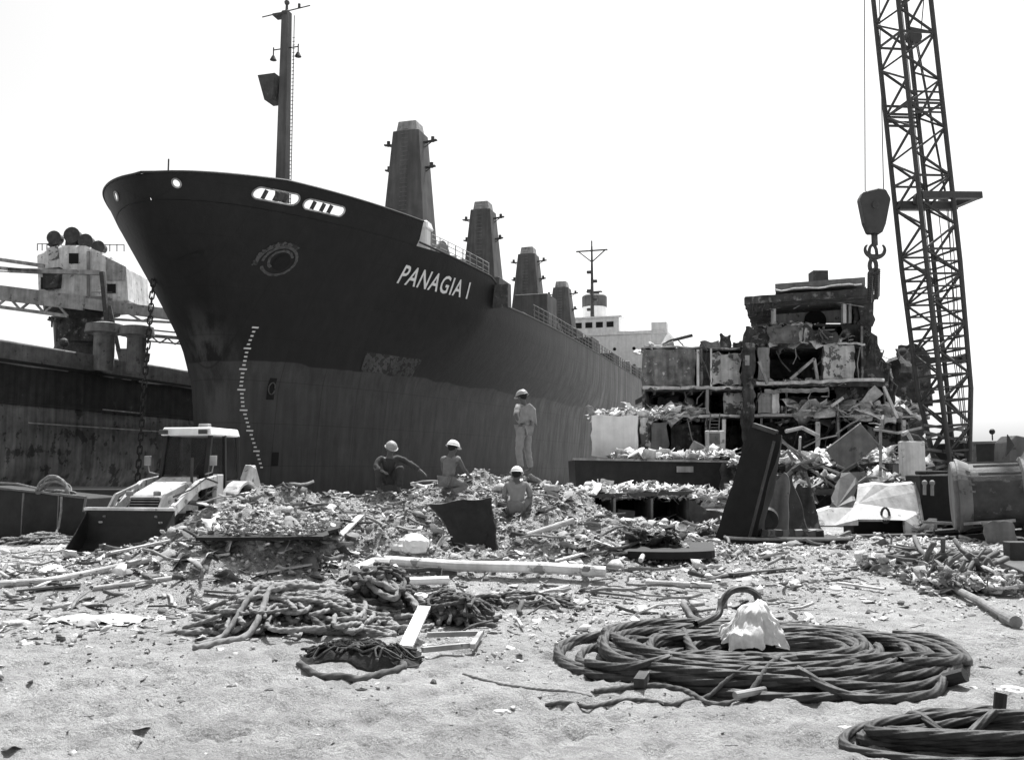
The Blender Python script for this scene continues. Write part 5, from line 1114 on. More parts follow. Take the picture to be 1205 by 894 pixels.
# rope tangles: several thick lengths thrown on a pile
def wander(cx, cy, ax_, ay_, n, turns, seed):
    r_ = random.Random(seed); w3, w4, w5 = r_.uniform(6, 9), r_.uniform(0, 6), r_.uniform(6, 9); f = [(r_.uniform(.5, 1.2), r_.uniform(0, 6.28), r_.uniform(2.4, 5), r_.uniform(0, 6.28), r_.uniform(.5, 1.2), r_.uniform(0, 6.28), r_.uniform(2.4, 5), r_.uniform(0, 6.28))][0]
    return [(cx + ax_ * (.58 * math.sin(f[0] * t + f[1]) + .30 * math.sin(f[2] * t + f[3]) + .17 * math.sin(w3 * t + w4)), cy + ay_ * (.62 * math.cos(f[4] * t + f[5]) + .30 * math.sin(f[6] * t + f[7]) + .24 * math.cos(w5 * t + w4))) for t in (turns * 6.283 * i / n for i in range(n))]
def tangle(name, label, cx, cy, ax_, ay_, specs, cat='rope', grp='tangled rope piles', mound=.15):
    th_ = thing(name, label, cat, (cx, cy, H(cx, cy)), 0, grp)
    def core(u, v):
        x_ = cx + (u - .5) * 2 * ax_; y_ = cy + (v - .5) * 2 * ay_; e = max(0, 1 - ((x_ - cx) / ax_) ** 2 - ((y_ - cy) / ay_) ** 2)
        return V((x_, y_, H(x_, y_) - .04 + mound * e * (.8 + .7 * nz((x_ * 3, y_ * 3, 1))) + .05 * e * nz((x_ * 14, y_ * 14, 1))))
    q = B(); q.sheet(core, 40, 30); q.build('rope_mat', M['rope_dark'], th_)
    for i in range(60):
        for j in range(60):
            p = core(i / 60, j / 60); kk = (int(math.floor(p.x / dp.c)), int(math.floor(p.y / dp.c))); dp.g[kk] = max(dp.g.get(kk, -9), p.z)
    for k, (r, mt, turns, sd_, fx, fy) in enumerate(specs):
        pts = wander(cx + fx, cy + fy, ax_ * random.uniform(.55, 1), ay_ * random.uniform(.6, 1), int(turns * 90), turns, sd_)
        r *= .6; P3 = dp.lay(pts, r, soft=2); P3 = [p + V((0, 0, max(0, nz((p.x * 3.1, p.y * 3.1, k * 7.7))) * mound * .6)) for p in P3]; P3 = resample(P3, r * .4); q = B(); q.tube(P3, r, 12, lobes=3, pitch=r * 4.5, amp=.26); q.build('rope_length', M[mt], th_, smooth_=True)
    return th_
x, y = g2(345, 742); x, y = x, y + .35
tangle('rope_tangle', 'wide tangle of thick pale hawser in front of the heap, left of the dark net', x + .1, y, 1.15, .95, [(.048, 'rope_pale', 2.0, 1, -.3, .1), (.045, 'rope_pale', 1.8, 2, .3, 0), (.05, 'rope_brown', 1.6, 3, .2, .15), (.04, 'rope_pale', 1.9, 4, -.4, -.1), (.052, 'rope_pale', 1.5, 5, .5, .2), (.042, 'rope_brown', 1.8, 6, -.1, .1), (.05, 'rope_pale', 1.3, 7, .7, 0), (.04, 'rope_pale', 1.5, 8, 0, .3)] + [(random.uniform(.025, .045), random.choice(('rope_pale', 'rope_pale', 'rope_brown')), random.uniform(1.2, 2), 60 + k, random.uniform(-.6, .6), random.uniform(-.1, .2)) for k in range(18)], mound=.10)
x, y = g2(440, 735); y += .5
tangle('rope_tangle', 'steep dark mound of thick hawser beside the white board', x, y, .55, .55, [(.06, 'rope_brown', 1.6, 11, 0, 0), (.065, 'rope_brown', 1.5, 12, .1, .1), (.055, 'rope_brown', 1.7, 13, -.1, .1), (.06, 'rope_pale', 1.2, 14, .2, .0), (.06, 'rope_brown', 1.6, 15, 0, .2), (.06, 'rope_brown', 1.4, 16, .05, .0), (.055, 'rope_pale', 1.0, 17, -.1, -.1)] + [(.035, 'rope_brown', 1.5, 80 + k, random.uniform(-.2, .2), random.uniform(-.1, .1)) for k in range(2)], mound=.12)
x, y = g2(535, 738); y += .3
tangle('rope_tangle', 'bundle of brown rope and rods on a low frame right of the white board', x, y, .48, .45, [(.04, 'rope_brown', 1.8, 21, 0, 0), (.045, 'rope_brown', 1.7, 22, .05, .1), (.04, 'rope_pale', 1.2, 23, 0, .1), (.045, 'rope_brown', 1.6, 24, .1, 0), (.04, 'rope_brown', 1.6, 25, -.05, .1)] + [(.03, 'rope_brown', 1.5, 90 + k, random.uniform(-.1, .1), 0) for k in range(2)], mound=.08)
x, y = g2(600, 712); tangle('rope_tangle', 'loose light ropes under the right end of the long pale pipe', x + .15, y, .9, .5, [(.03, 'rope_pale', 1.4, 31, 0, 0), (.032, 'rope_brown', 1.4, 32, .2, .1), (.03, 'rope_pale', 1.2, 33, -.2, .1)])
x, y = g2(40, 640); tangle('rope_tangle', 'pale loose ropes heaped at the left edge under the dark steel trough', x - .3, y + .6, 1.2, .9, [(.045, 'rope_pale', 1.6, 41, 0, 0), (.04, 'rope_pale', 1.6, 42, .3, .2), (.05, 'rope_pale', 1.5, 43, -.2, .2), (.04, 'rope_brown', 1.5, 44, .1, 0), (.045, 'rope_pale', 1.5, 45, .4, 0), (.04, 'rope_pale', 1.4, 46, .5, .3)])
# net and the long hawser end in front of it
x, y = g2(425, 778); q = B()
def netf(u, v):
    xx = (u - .5) * 1.15; yy = (v - .5) * .55; e = max(0, 1 - (2 * u - 1) ** 2) ** .5 * max(0, 1 - (2 * v - 1) ** 2) ** .5
    return V((x + xx, y + yy + .12, H(x + xx, y + yy + .12) - .02 + e * (.13 + .09 * nz((xx * 5, yy * 5, 1))) + .05 * e * nz((xx * 17, yy * 17, 4))))
q.sheet(netf, 70, 40, 0)
nt_ = thing('fishing_net', 'crumpled dark net lying in front of the rope tangle', 'net', (x, y, H(x, y))); q.build('net_heap', M['net_dark'], nt_)
for k in range(26):
    pts = wander(x + random.uniform(-.3, .3), y + .1 + random.uniform(-.05, .1), .34, .16, 40, random.uniform(.5, .9), 200 + k); q = B(); q.tube([V((a, b_, H(a, b_) + .05 + .10 * max(0, 1 - ((a - x) / .6) ** 2 - ((b_ - y - .1) / .3) ** 2) + .04 * nz((a * 9, b_ * 9, k)))) for a, b_ in pts], .012, 5); q.build('net_cord', M['net_dark' if k % 3 else 'rope_brown'], nt_)
rope_thing([g2(a, b_) for a, b_ in ((352, 785), (380, 794), (420, 795), (455, 789), (474, 785), (470, 778), (440, 780))], .030, 'rope_brown', 'dark hawser end lying along the front edge of the net', lob=3, pitch=.2)
rope_thing([g2(a, b_) for a, b_ in ((228, 766), (262, 760), (300, 752), (318, 742), (350, 736))], .032, 'rope_pale', 'pale hawser end running out to the left of the rope tangle', lob=3, pitch=.2)
rope_thing([g2(a, b_) for a, b_ in ((232, 760), (270, 752), (305, 740), (330, 725))], .028, 'rope_pale', 'upper of two pale hawser ends left of the rope tangle', lob=3, pitch=.2)
# board and low frame
q = B(); a, b_ = g2(468, 768), g2(494, 716, .3); q.bar((a[0] + .08, a[1], H(*a) + .03), (b_[0] + .05, b_[1], .32), .14, .028, up=V((0, -.5, 1))); lone(q, 'white_board', 'dirty_white', 'whitish board leaning on the rope tangle in the middle foreground', 'board')
q = B(); 
for (x0, y0, x1, y1) in ((497, 768, 556, 762), (503, 750, 565, 748), (556, 764, 566, 748)):
    a, b_ = g2(x0, y0, .05), g2(x1, y1, .05); q.bar((a[0], a[1], .08), (b_[0], b_[1], .08), .05, .05)
lone(q, 'bar_frame', 'steel_pale', 'low pale bar frame under the rope bundle right of the white board', 'frame')
# ---------------------------------------------------------------- pipes, planks and sheets on the heap
def gz(px, py):
    "where the line of sight through this picture position meets the terrain"
    o_ = V((0, 0, CH)); d = (Q(px, py, 10) - o_); lo = .3
    for k in range(1, 700):
        t = .3 + k * .005
        p = o_ + d * t
        if p.z < H(p.x, p.y): return p
    return o_ + d * 2
def pipe(pts, r, mt, label, name='pipe', lift=None, cat='pipe', seg=12):
    P3 = [gz(*p) for p in pts]; P3 = [p + V((0, 0, lift if lift is not None else r * .6)) for p in P3]
    q = B(); q.tube(resample(P3, .15) if len(P3) > 2 else P3, r, seg); return lone(q, name, mt, label, cat, smooth_=False)
pipe([(452, 672), (540, 678), (640, 680), (722, 686)], .085, 'dirty_white', 'long pale pipe lying across the foot of the heap in the middle', lift=.16)
pipe([(418, 682), (440, 672), (470, 674)], .10, 'dirty_white', 'bent pale pipe end at the left of the long pipe', lift=.12)
pipe([(478, 692), (528, 690)], .06, 'white_paint', 'short white tube just under the long pale pipe', lift=.1)
pipe([(0, 690), (60, 686), (120, 674), (182, 660)], .055, 'plank', 'long pale pole lying at the far left in front of the digger bucket', name='pole', cat='pole')
pipe([(110, 694), (200, 682), (275, 677)], .035, 'plank', 'thin pale pole lying below the long pole on the left', name='pole', cat='pole')
pipe([(620, 640), (675, 622)], .05, 'plank', 'short pole slanting on the right shoulder of the heap', name='pole', cat='pole', lift=.15)
pipe([(1112, 693), (1155, 715), (1187, 736)], .052, 'log_bark', 'round wooden log lying by the base plate at the right edge', name='log', cat='log', lift=.08)
pipe([(1183, 733), (1196, 740)], .075, 'log_bark', 'rounded pale log end lying at the foot of the log', name='log_end', cat='log', lift=.08)
pipe([(596, 712), (668, 694)], .03, 'dirty_white', 'thin white rod lying right of the rope tangle', name='rod', cat='rod', lift=.05)
pipe([(760, 688), (838, 692)], .04, 'plank', 'pale stick lying on the ground behind the cable coil', name='stick', cat='stick', lift=.04)
pipe([(754, 668), (766, 642)], .04, 'dirty_white', 'short white post leaning at the left of the dark low plate', name='post', cat='post', lift=.12)
def plank(p0, p1, w_, t_, mt, label, l0=.06, l1=.06, name='plank', cat='plank'):
    a, b_ = gz(*p0) + V((0, 0, l0)), gz(*p1) + V((0, 0, l1)); q = B(); q.bar(a, b_, w_, t_); return lone(q, name, mt, label, cat)
PL = [((20, 700), (95, 692), .12, 'plank_dark', 'dark plank lying at the far left foreground'), ((130, 655), (200, 640), .14, 'plank', 'pale plank just below the digger bucket'), ((185, 632), (225, 618), .2, 'dirty_white', 'white strip of board on the left slope beside the bucket'), ((205, 664), (270, 656), .12, 'plank', 'pale plank on the left flank above the thin pole'),
      ((300, 680), (365, 668), .12, 'plank', 'plank in the middle of the left flank'), ((330, 655), (338, 640), .10, 'plank', 'light stick standing against the left shaded ledge'), ((308, 652), (303, 638), .08, 'plank', 'thin stick leaning at the middle of the shaded ledge'), ((560, 706), (618, 700), .10, 'plank', 'pale plank under the long pipe, right of the rope tangle'),
      ((690, 700), (745, 706), .1, 'plank_dark', 'dark plank near the left rear of the cable coil'), ((395, 640), (425, 610), .12, 'plank', 'plank slanting up the left slope of the main heap'), ((640, 668), (700, 652), .12, 'plank', 'pale plank on the right slope above the long pipe'), ((700, 640), (742, 655), .14, 'dirty_white', 'white board sloping down to the dark low plate'),
      ((445, 700), (500, 706), .16, 'white_paint', 'white board lying just above the rope tangle'), ((860, 680), (935, 672), .1, 'plank_dark', 'dark lath on the flat ground in front of the rudder'), ((985, 690), (1040, 698), .08, 'plank', 'pale lath on the flat ground behind the coil on the right'), ((240, 700), (300, 704), .08, 'plank_dark', 'dark lath left of the rope tangle')]
for p0, p1, w_, m_, lb in PL: plank(p0, p1, w_, .03, m_, lb)
for (px, py, r, m_, lb, sq) in ((486, 642, .24, 'white_paint', 'big white block on the front of the heap, left of the dark curved plate', (1.2, .8, .8)), (470, 612, .14, 'stone', 'pale stone above the big white block', (1, 1, .8)), (552, 710, .10, 'stone', 'small white stone right of the rope bundle', (1, 1, 1.2)), (998, 858, .05, 'stone', 'small pale stone alone on the sand at the right foreground', (1.4, 1, .6)), (590, 838, .05, 'stone', 'small grey stone on the sand in the middle foreground', (1.6, 1, .5)), (425, 812, .035, 'rust_dark', 'small dark stone just below the hawser end', (1.6, 1, .5)),
        (1075, 672, .14, 'stone', 'rounded stone between the box girder and the base plate', (1, 1, .7)), (1140, 680, .17, 'stone', 'pale boulder at the upper end of the log', (1.2, 1, .8)), (20, 735, .12, 'stone', 'pale stone at the far left foreground', (1.5, 1, .5)), (1190, 812, .09, 'dirty_white', 'torn white scrap on the sand at the right edge', (1.6, 1, .3)), (640, 600, .12, 'rust_dark', 'dark lump beside the crouching worker', (1, 1, .8)), (745, 612, .22, 'stone', 'pale block in front of the second dark compartment', (1, .8, .8))):
    p = gz(px, py); q_ = proj(p); bould(px, py, p.y, r, m_, lb, sq)
q = B(); a = gz(115, 730)
q.sheet(lambda u, v: V((a.x + (u - .5) * 1.1, a.y + (v - .5) * .7 + .1 * math.sin(u * 5), H(a.x + (u - .5) * 1.1, a.y + (v - .5) * .7) + .025 + .03 * nz((u * 5, v * 4, 0)))), 24, 14, .004); lone(q, 'plastic_sheet', 'dirty_white', 'flat white plastic sheet lying on the sand at the left', 'sheet')
# dark curved plate in front of the workers
Yb = gz(542, 640).y - .45
def cur(u, v):
    return Q(505 + 72 * u + 34 * math.sin((1 - v) * 2.2) * (1 - u) + 8 * u * (1 - v) - 10 * math.sin(v * 3.1) * (1 - u) * .8, 592 - 6 * u + (1 - v) * (66 - 6 * u), Yb + .10 * v + .12 * math.sin(v * 3.1) + .15 * math.sin(u * 3.1))
q = B(); q.sheet(cur, 16, 18, .04); q.rough(.05, 2.5); q.rough(.02, 9); lone(q, 'curved_plate', 'steel_black', 'curved black steel plate standing on the heap in front of the workers', 'steel plate', smooth_=False)
# shaded ledge: steel sheet jutting out of the left heap
gl = gz(305, 645); yl = gl.y - .28
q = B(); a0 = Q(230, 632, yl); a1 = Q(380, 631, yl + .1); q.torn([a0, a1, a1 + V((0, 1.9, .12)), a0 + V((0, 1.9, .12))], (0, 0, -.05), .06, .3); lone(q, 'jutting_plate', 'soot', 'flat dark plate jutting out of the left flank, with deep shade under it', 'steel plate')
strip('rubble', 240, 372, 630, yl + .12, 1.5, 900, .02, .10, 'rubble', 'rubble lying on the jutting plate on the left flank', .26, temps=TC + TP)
yp = gz(785, 662).y + .15; lp = Q(782, 655, yp); q = B(); q.prism([lp + V((.85 * math.cos(a), .45 * math.sin(a), 0)) for a in np.linspace(math.pi, 2 * math.pi, 14)] + [lp + V((.9, .4, .1)), lp + V((-.9, .4, .1))], (0, 0, .12)); lone(q, 'low_dark_plate', 'soot', 'low rounded black plate lying right of the heap, in front of the tank section', 'steel plate')
strip('rubble', 745, 815, 648, yp + .05, .8, 500, .03, .18, 'rust_dark', 'dark scrap heaped on the low black plate', .4, temps=TC + TS + TP)
for k in range(30):
    px = random.uniform(120, 820); py = random.uniform(600, 690); p = gz(px, py)
    if Hbase(p.x, p.y) < .12: continue
    sd_ = random.uniform(0, 99); w_ = random.uniform(.12, .34); h_ = random.uniform(.12, .4); an = random.uniform(0, 3.1); ti = random.uniform(.2, 1.1)
    q = B(); q.sheet(lambda u, v: p + V(((u - .5) * w_ * 2 * math.cos(an), (u - .5) * w_ * 2 * math.sin(an) + v * h_ * math.cos(ti), v * h_ * math.sin(ti) - .03 + .10 * nz((u * 2, v * 2, sd_)))), 6, 6, .012)
    solo(q, 'scrap_sheet', M[random.choice(('steel_grey', 'steel_dark', 'dirty_white', 'rust_dark', 'steel_pale'))], 'small torn sheet of scrap stuck in the rubble heap', 'scrap metal', 'scrap sheets sticking out of the rubble heap')
# ---------------------------------------------------------------- trough with coiled rope at the left edge
tr = thing('steel_trough', 'long dark steel trough at the left edge, a rope coil hanging over it', 'trough', Q(40, 635, 25.2))
a = Q(-30, 572, 25.8); b_ = Q(100, 586, 25.0)
q = B(); q.hexa([V((a.x, a.y, -.1)), V((b_.x, b_.y, -.1)), V((b_.x + .2, b_.y + 1.8, -.1)), V((a.x, a.y + 1.8, -.1)), a, b_, b_ + V((.2, 1.8, 0)), a + V((0, 1.8, 0))]); q.build('trough_body', M['steel_black'], tr, bevel=.02)
q = B(); q.bar(a + V((0, -.05, .03)), b_ + V((.05, -.05, .03)), .08, .05); q.bar(b_ + V((.05, -.05, .03)), b_ + V((.0, -.05, -.35)), .05, .05); q.build('rim', M['steel_grey'], tr)
for x in (28, 70): q = B(); p = Q(x, 580, 25.2); q.bar(V((p.x, p.y - .02, 0)), V((p.x, p.y - .02, p.z)), .05, .03); q.build('stiffener', M['steel_grey'], tr)
q = B(); c = Q(61, 580, 25.4); P_ = []
for i in range(260):
    t = i / 260 * 2 * math.pi * 6; P_.append(c + V((.40 * math.cos(t) * (1 + .15 * math.sin(t * .37)) + .02 * i / 40, .35 * math.sin(t * .5 + 1) * .3 + .04 * math.sin(i), abs(.40 * math.sin(t)) * (1 + .2 * math.sin(t * .21)) * (1 if math.sin(t) > 0 else .2) - .02)))
q.tube(P_, .034, 7); solo(q, 'rope_coil', M['rope_pale'], 'pale rope coil thrown over the rim of the dark trough at the left edge', 'rope', smooth_=True)
q = B(); q.tube([Q(72, 584, 25.0), Q(72, 600, 24.9), Q(69, 620, 24.7), Q(60, 640, 24.2)], .03, 6); solo(q, 'rope', M['rope_pale'], 'single rope hanging down the front of the trough from the coil', 'rope')
q = B(); q.tube([Q(-20, 567, 25.7), Q(20, 569, 25.6), Q(50, 576, 25.4)], .03, 6); solo(q, 'rope', M['rope_pale'], 'pale rope running left along the top of the dark trough', 'rope')
# ---------------------------------------------------------------- backhoe loader (front looks along local -Y)
bl = thing('backhoe_loader', 'white backhoe loader with wide dark bucket, half hidden behind the heap on the left', 'loader', (-7.95, 23.2, H(-7.95, 23.2) + .02), R(-10))
def bb_(name, m_, par=bl, bevel=0, **k):
    def fin(q): return q.build(name, M[m_], par, local=True, bevel=bevel, **k)
    return fin
q = B(); q.box((0, 0, .85), (.95, 3.2, .45)); q.box((0, -1.1, .75), (.8, .9, .5)); bb_('chassis', 'steel_dark', bevel=.02)(q)
q = B()   # sloping bonnet
q.hexa([(-.46, -2.0, .78), (.46, -2.0, .78), (.52, -.45, .85), (-.52, -.45, .85), (-.42, -1.92, 1.28), (.42, -1.92, 1.28), (.50, -.45, 1.70), (-.50, -.45, 1.70)]); bo = bb_('bonnet', 'digger_paint', bevel=.05)(q)
q = B(); q.hexa([(-.36, -2.035, .86), (.36, -2.035, .86), (.36, -1.99, .86), (-.36, -1.99, .86), (-.34, -1.96, 1.24), (.34, -1.96, 1.24), (.34, -1.93, 1.24), (-.34, -1.93, 1.24)]); gr = bb_('grille', 'void', bo)(q)
for k in range(6):
    q = B(); z = .90 + k * .062; q.bar((-.36, -2.05 + k * .012, z), (.36, -2.05 + k * .012, z), .02, .022); bb_('grille_slat', 'steel_pale', gr)(q)
q = B(); q.tube([(.46, -.75, 1.5), (.46, -.75, 2.15)], .035, 10); bb_('exhaust_pipe', 'steel_dark', bo)(q)
for x in (-1, 1):
    q = B(); q.box((x * .34, -2.03, 1.33), (.16, .10, .11)); bb_('headlight', 'steel_pale', bo, bevel=.02)(q)
    q = B(); q.tube([(x * .79, -.1, 1.55), (x * .80, -.7, 1.66), (x * .80, -1.4, 1.40), (x * .66, -1.9, 1.25)], .018, 6); bb_('hydraulic_hose', 'rubber')(q)
    q = B(); q.tube([(x * .79, -.2, 1.40), (x * .81, -.6, 1.30), (x * .74, -1.0, 1.12)], .018, 6); bb_('hydraulic_hose', 'rubber')(q)
q = B(); q.box((0, -.42, 1.62), (.9, .06, .22)); bb_('dashboard_cowl', 'steel_dark')(q)
for x in (-.2, .25):
    q = B(); q.bar((x, -.43, 1.72), (x + .22, -.30, 2.15), .02, .015); bb_('wiper', 'steel_black')(q)
# cab
q = B()
for x in (-1, 1):
    q.bar((x * .60, -.42, 1.05), (x * .58, -.12, 2.72), .10, .10); q.bar((x * .68, .50, 1.0), (x * .62, .50, 2.72), .09, .09); q.bar((x * .66, 1.30, 1.2), (x * .60, 1.20, 2.72), .10, .10)
    q.bar((x * .61, -.40, 1.10), (x * .68, 1.30, 1.25), .06, .06); q.bar((x * .68, .50, 1.55), (x * .67, 1.28, 1.6), .05, .05)
q.bar((-.6, -.40, 1.15), (.6, -.40, 1.15), .06, .06); q.bar((-.6, 1.25, 1.3), (.6, 1.25, 1.3), .06, .06)
cabf = bb_('cab_frame', 'steel_black', bevel=.01)(q)
q = B(); q.box((0, .50, 2.80), (1.34, 1.6, .20), top=(.93, .94)); ro = bb_('cab_roof', 'white_paint', bevel=.03)(q)
for x in (-.52, 0.52):
    q = B(); q.box((x, -.40, 2.78), (.22, .07, .11)); bb_('work_light', 'steel_dark', ro, bevel=.01)(q)
q = B(); q.box((.30, .1, 2.94), (.26, .2, .12)); bb_('beacon', 'steel_pale', ro, bevel=.02)(q)
for nm, pts in (('windscreen', [(-.55, -.38, 1.2), (.55, -.38, 1.2), (.53, -.12, 2.68), (-.53, -.12, 2.68)]), ('rear_window', [(-.58, 1.26, 1.35), (.58, 1.26, 1.35), (.55, 1.2, 2.68), (-.55, 1.2, 2.68)]), ('side_window', [(.63, -.34, 1.2), (.66, .46, 1.2), (.61, .46, 2.68), (.59, -.1, 2.68)]), ('side_window', [(-.63, -.34, 1.2), (-.66, .46, 1.2), (-.61, .46, 2.68), (-.59, -.1, 2.68)]), ('side_window', [(.66, .54, 1.6), (.65, 1.24, 1.65), (.6, 1.16, 2.68), (.61, .54, 2.68)])):
    q = B(); q.prism(pts, (0, .008, 0) if 'side' not in nm else (.008, 0, 0)); bb_(nm, 'clear_glass', cabf)(q)
q = B(); q.box((0, .45, 1.25), (.5, .5, .14)); q.box((0, .72, 1.65), (.46, .12, .75)); bb_('seat', 'rubber', bevel=.04)(q)
q = B(); q.cyl((0, -.15, 1.2), (0, .02, 1.55), .03, n=8); q.tube([(.18 * math.cos(a), .02 + .06 * math.sin(a), 1.57 + .16 * math.sin(a)) for a in np.linspace(0, 6.28, 16, endpoint=False)], .018, 6, closed=True); bb_('steering_wheel', 'steel_black')(q)
q = B(); q.box((.66, .1, 1.0), (.10, .9, .35)); q.box((.75, -.12, .72), (.30, .45, .06)); q.box((.75, -.12, .52), (.30, .35, .05)); bb_('side_step', 'steel_dark', bevel=.01)(q)
for x in (-1, 1):
    q = B(); q.tube([(x * .60, -.38, 1.75), (x * .82, -.46, 1.8), (x * .86, -.46, 2.0)], .018, 6); q.box((x * .86, -.48, 2.08), (.17, .05, .24)); bb_('mirror', 'steel_pale', bevel=.02)(q)
    q = B()
    for (a0, a1, r0) in ((0, math.pi, .78),):
        pts = [(x * .62 + 0, .95 + .80 * math.cos(a), .78 + .80 * math.sin(a)) for a in np.linspace(.15, 2.9, 12)] + [(x * .62, .95 + .72 * math.cos(a), .78 + .72 * math.sin(a)) for a in np.linspace(2.9, .15, 12)]
        q.prism(pts, (x * .48, 0, 0))
    bb_('mudguard', 'digger_paint', bevel=.01)(q)
    # wheels with lugs
    for (yy_, zr, wd, nl) in ((.95, .70, .44, 22), (-1.15, .45, .32, 18)):
        xc = x * (.66 if zr > .5 else .60); q = B(); q.lathe((xc, yy_, zr), (x, 0, 0), [(0, zr * .62), (.02, zr * .9), (.08, zr * .97), (wd - .08, zr * .97), (wd - .02, zr * .9), (wd, zr * .60)], 32)
        for k in range(nl):
            a = 2 * math.pi * k / nl; c = V((xc + x * wd * (.28 if k % 2 else .72), yy_ + zr * .985 * math.cos(a), zr + zr * .985 * math.sin(a))); q.box(c, (wd * .46, .05, .07), Matrix.Rotation(a - math.pi / 2, 3, 'X') @ Matrix.Rotation(.5 if k % 2 else -.5, 3, 'Z'))
        wh_ = bb_('tyre', 'rubber')(q)
        q = B(); q.lathe((xc, yy_, zr), (x, 0, 0), [(wd - .12, zr * .2), (wd - .10, zr * .60), (wd + .01, zr * .62), (wd - .03, zr * .50), (wd - .10, zr * .45), (wd - .02, zr * .18), (wd - .0, zr * .1)], 24); bb_('rim', 'digger_paint', wh_)(q)
    # loader arms
    q = B(); A = [(x * .72, .05, 1.62), (x * .72, -.9, 1.50), (x * .72, -2.0, .95), (x * .72, -2.45, .62)]
    for a, b__ in zip(A, A[1:]): q.bar(a, b__, .11, .24)
    q.box((x * .72, .05, 1.35), (.13, .32, .8)); la = bb_('loader_arm', 'digger_paint', bevel=.015)(q)
    q = B(); q.cyl((x * .72, -.2, 1.0), (x * .72, -1.35, 1.12), .055, n=10); q.cyl((x * .72, -1.35, 1.12), (x * .72, -1.9, 1.18), .03, n=8); bb_('hydraulic_ram', 'steel_dark', la)(q)
    q = B(); q.bar((x * .60, -1.3, 1.50), (x * .60, -2.15, 1.28), .06, .08); q.bar((x * .60, -2.15, 1.28), (x * .62, -2.5, .80), .06, .10); q.cyl((x * .60, -2.1, 1.25), (x * .60, -2.3, .95), .04, n=8); bb_('tilt_link', 'steel_pale', la)(q)
# bucket: curled shell open to the front, seen from below its lip
q = B(); PB = [(-2.5, .98), (-2.46, .62), (-2.50, .30), (-2.66, .12), (-2.95, .06), (-3.3, .10)]
q.sheet(lambda u, v: V(((u - .5) * 2.1, float(np.interp(v * 5, range(6), [p[0] for p in PB])), float(np.interp(v * 5, range(6), [p[1] for p in PB])))), 10, 10, .03); bk = bb_('bucket', 'steel_black')(q)
for x in (-1.05, 1.025):
    q = B(); q.prism([(x, p[0], p[1]) for p in PB] + [(x, -2.9, .5)], (.025, 0, 0)); bb_('bucket_side', 'steel_black', bk)(q)
q = B(); q.bar((-1.07, -2.53, 1.0), (1.07, -2.53, 1.0), .16, .06); bb_('bucket_top_edge', 'dirty_white', bk)(q)
q = B(); q.bar((-1.04, -3.33, .10), (1.04, -3.33, .10), .1, .04); bb_('bucket_lip', 'steel_dark', bk)(q)
# rear hoe folded up
q = B(); q.box((0, 1.75, .85), (.9, .25, .8)); q.bar((.35, 1.85, .9), (.50, 2.3, 1.95), .22, .26); q.bar((.50, 2.3, 1.95), (.62, 2.75, .9), .18, .22); bb_('rear_boom', 'digger_paint', bevel=.02)(q)
# ---------------------------------------------------------------- workers
def skin(name, mt, verts, edges, root, par, sub=2, disp=0):
    "verts: name -> (x, y, z, rx, ry); grows one continuous surface round the edges"
    bm = bmesh.new(); ly = bm.verts.layers.skin.verify(); ix = {}
    for k, t in verts.items():
        v = bm.verts.new(t[:3]); v[ly].radius = (t[3], t[4] if len(t) > 4 else t[3]); v[ly].use_root = k == root; ix[k] = v
    for a, b__ in edges: bm.edges.new((ix[a], ix[b__]))
    me = bpy.data.meshes.new(name); bm.to_mesh(me); bm.free(); me.materials.append(M[mt]); me.polygons.foreach_set('use_smooth', [True] * len(me.polygons))
    o = bpy.data.objects.new(name, me); col.objects.link(o); o.parent = par
    m = o.modifiers.new('skin', 'SKIN'); m.use_smooth_shade = True; m.branch_smoothing = .3
    s = o.modifiers.new('sub', 'SUBSURF'); s.levels = sub; s.render_levels = sub
    if disp:
        tx = bpy.data.textures.new('folds', 'CLOUDS'); tx.noise_scale = .07; dm = o.modifiers.new('folds', 'DISPLACE'); dm.texture = tx; dm.strength = disp; dm.mid_level = .5
    return o
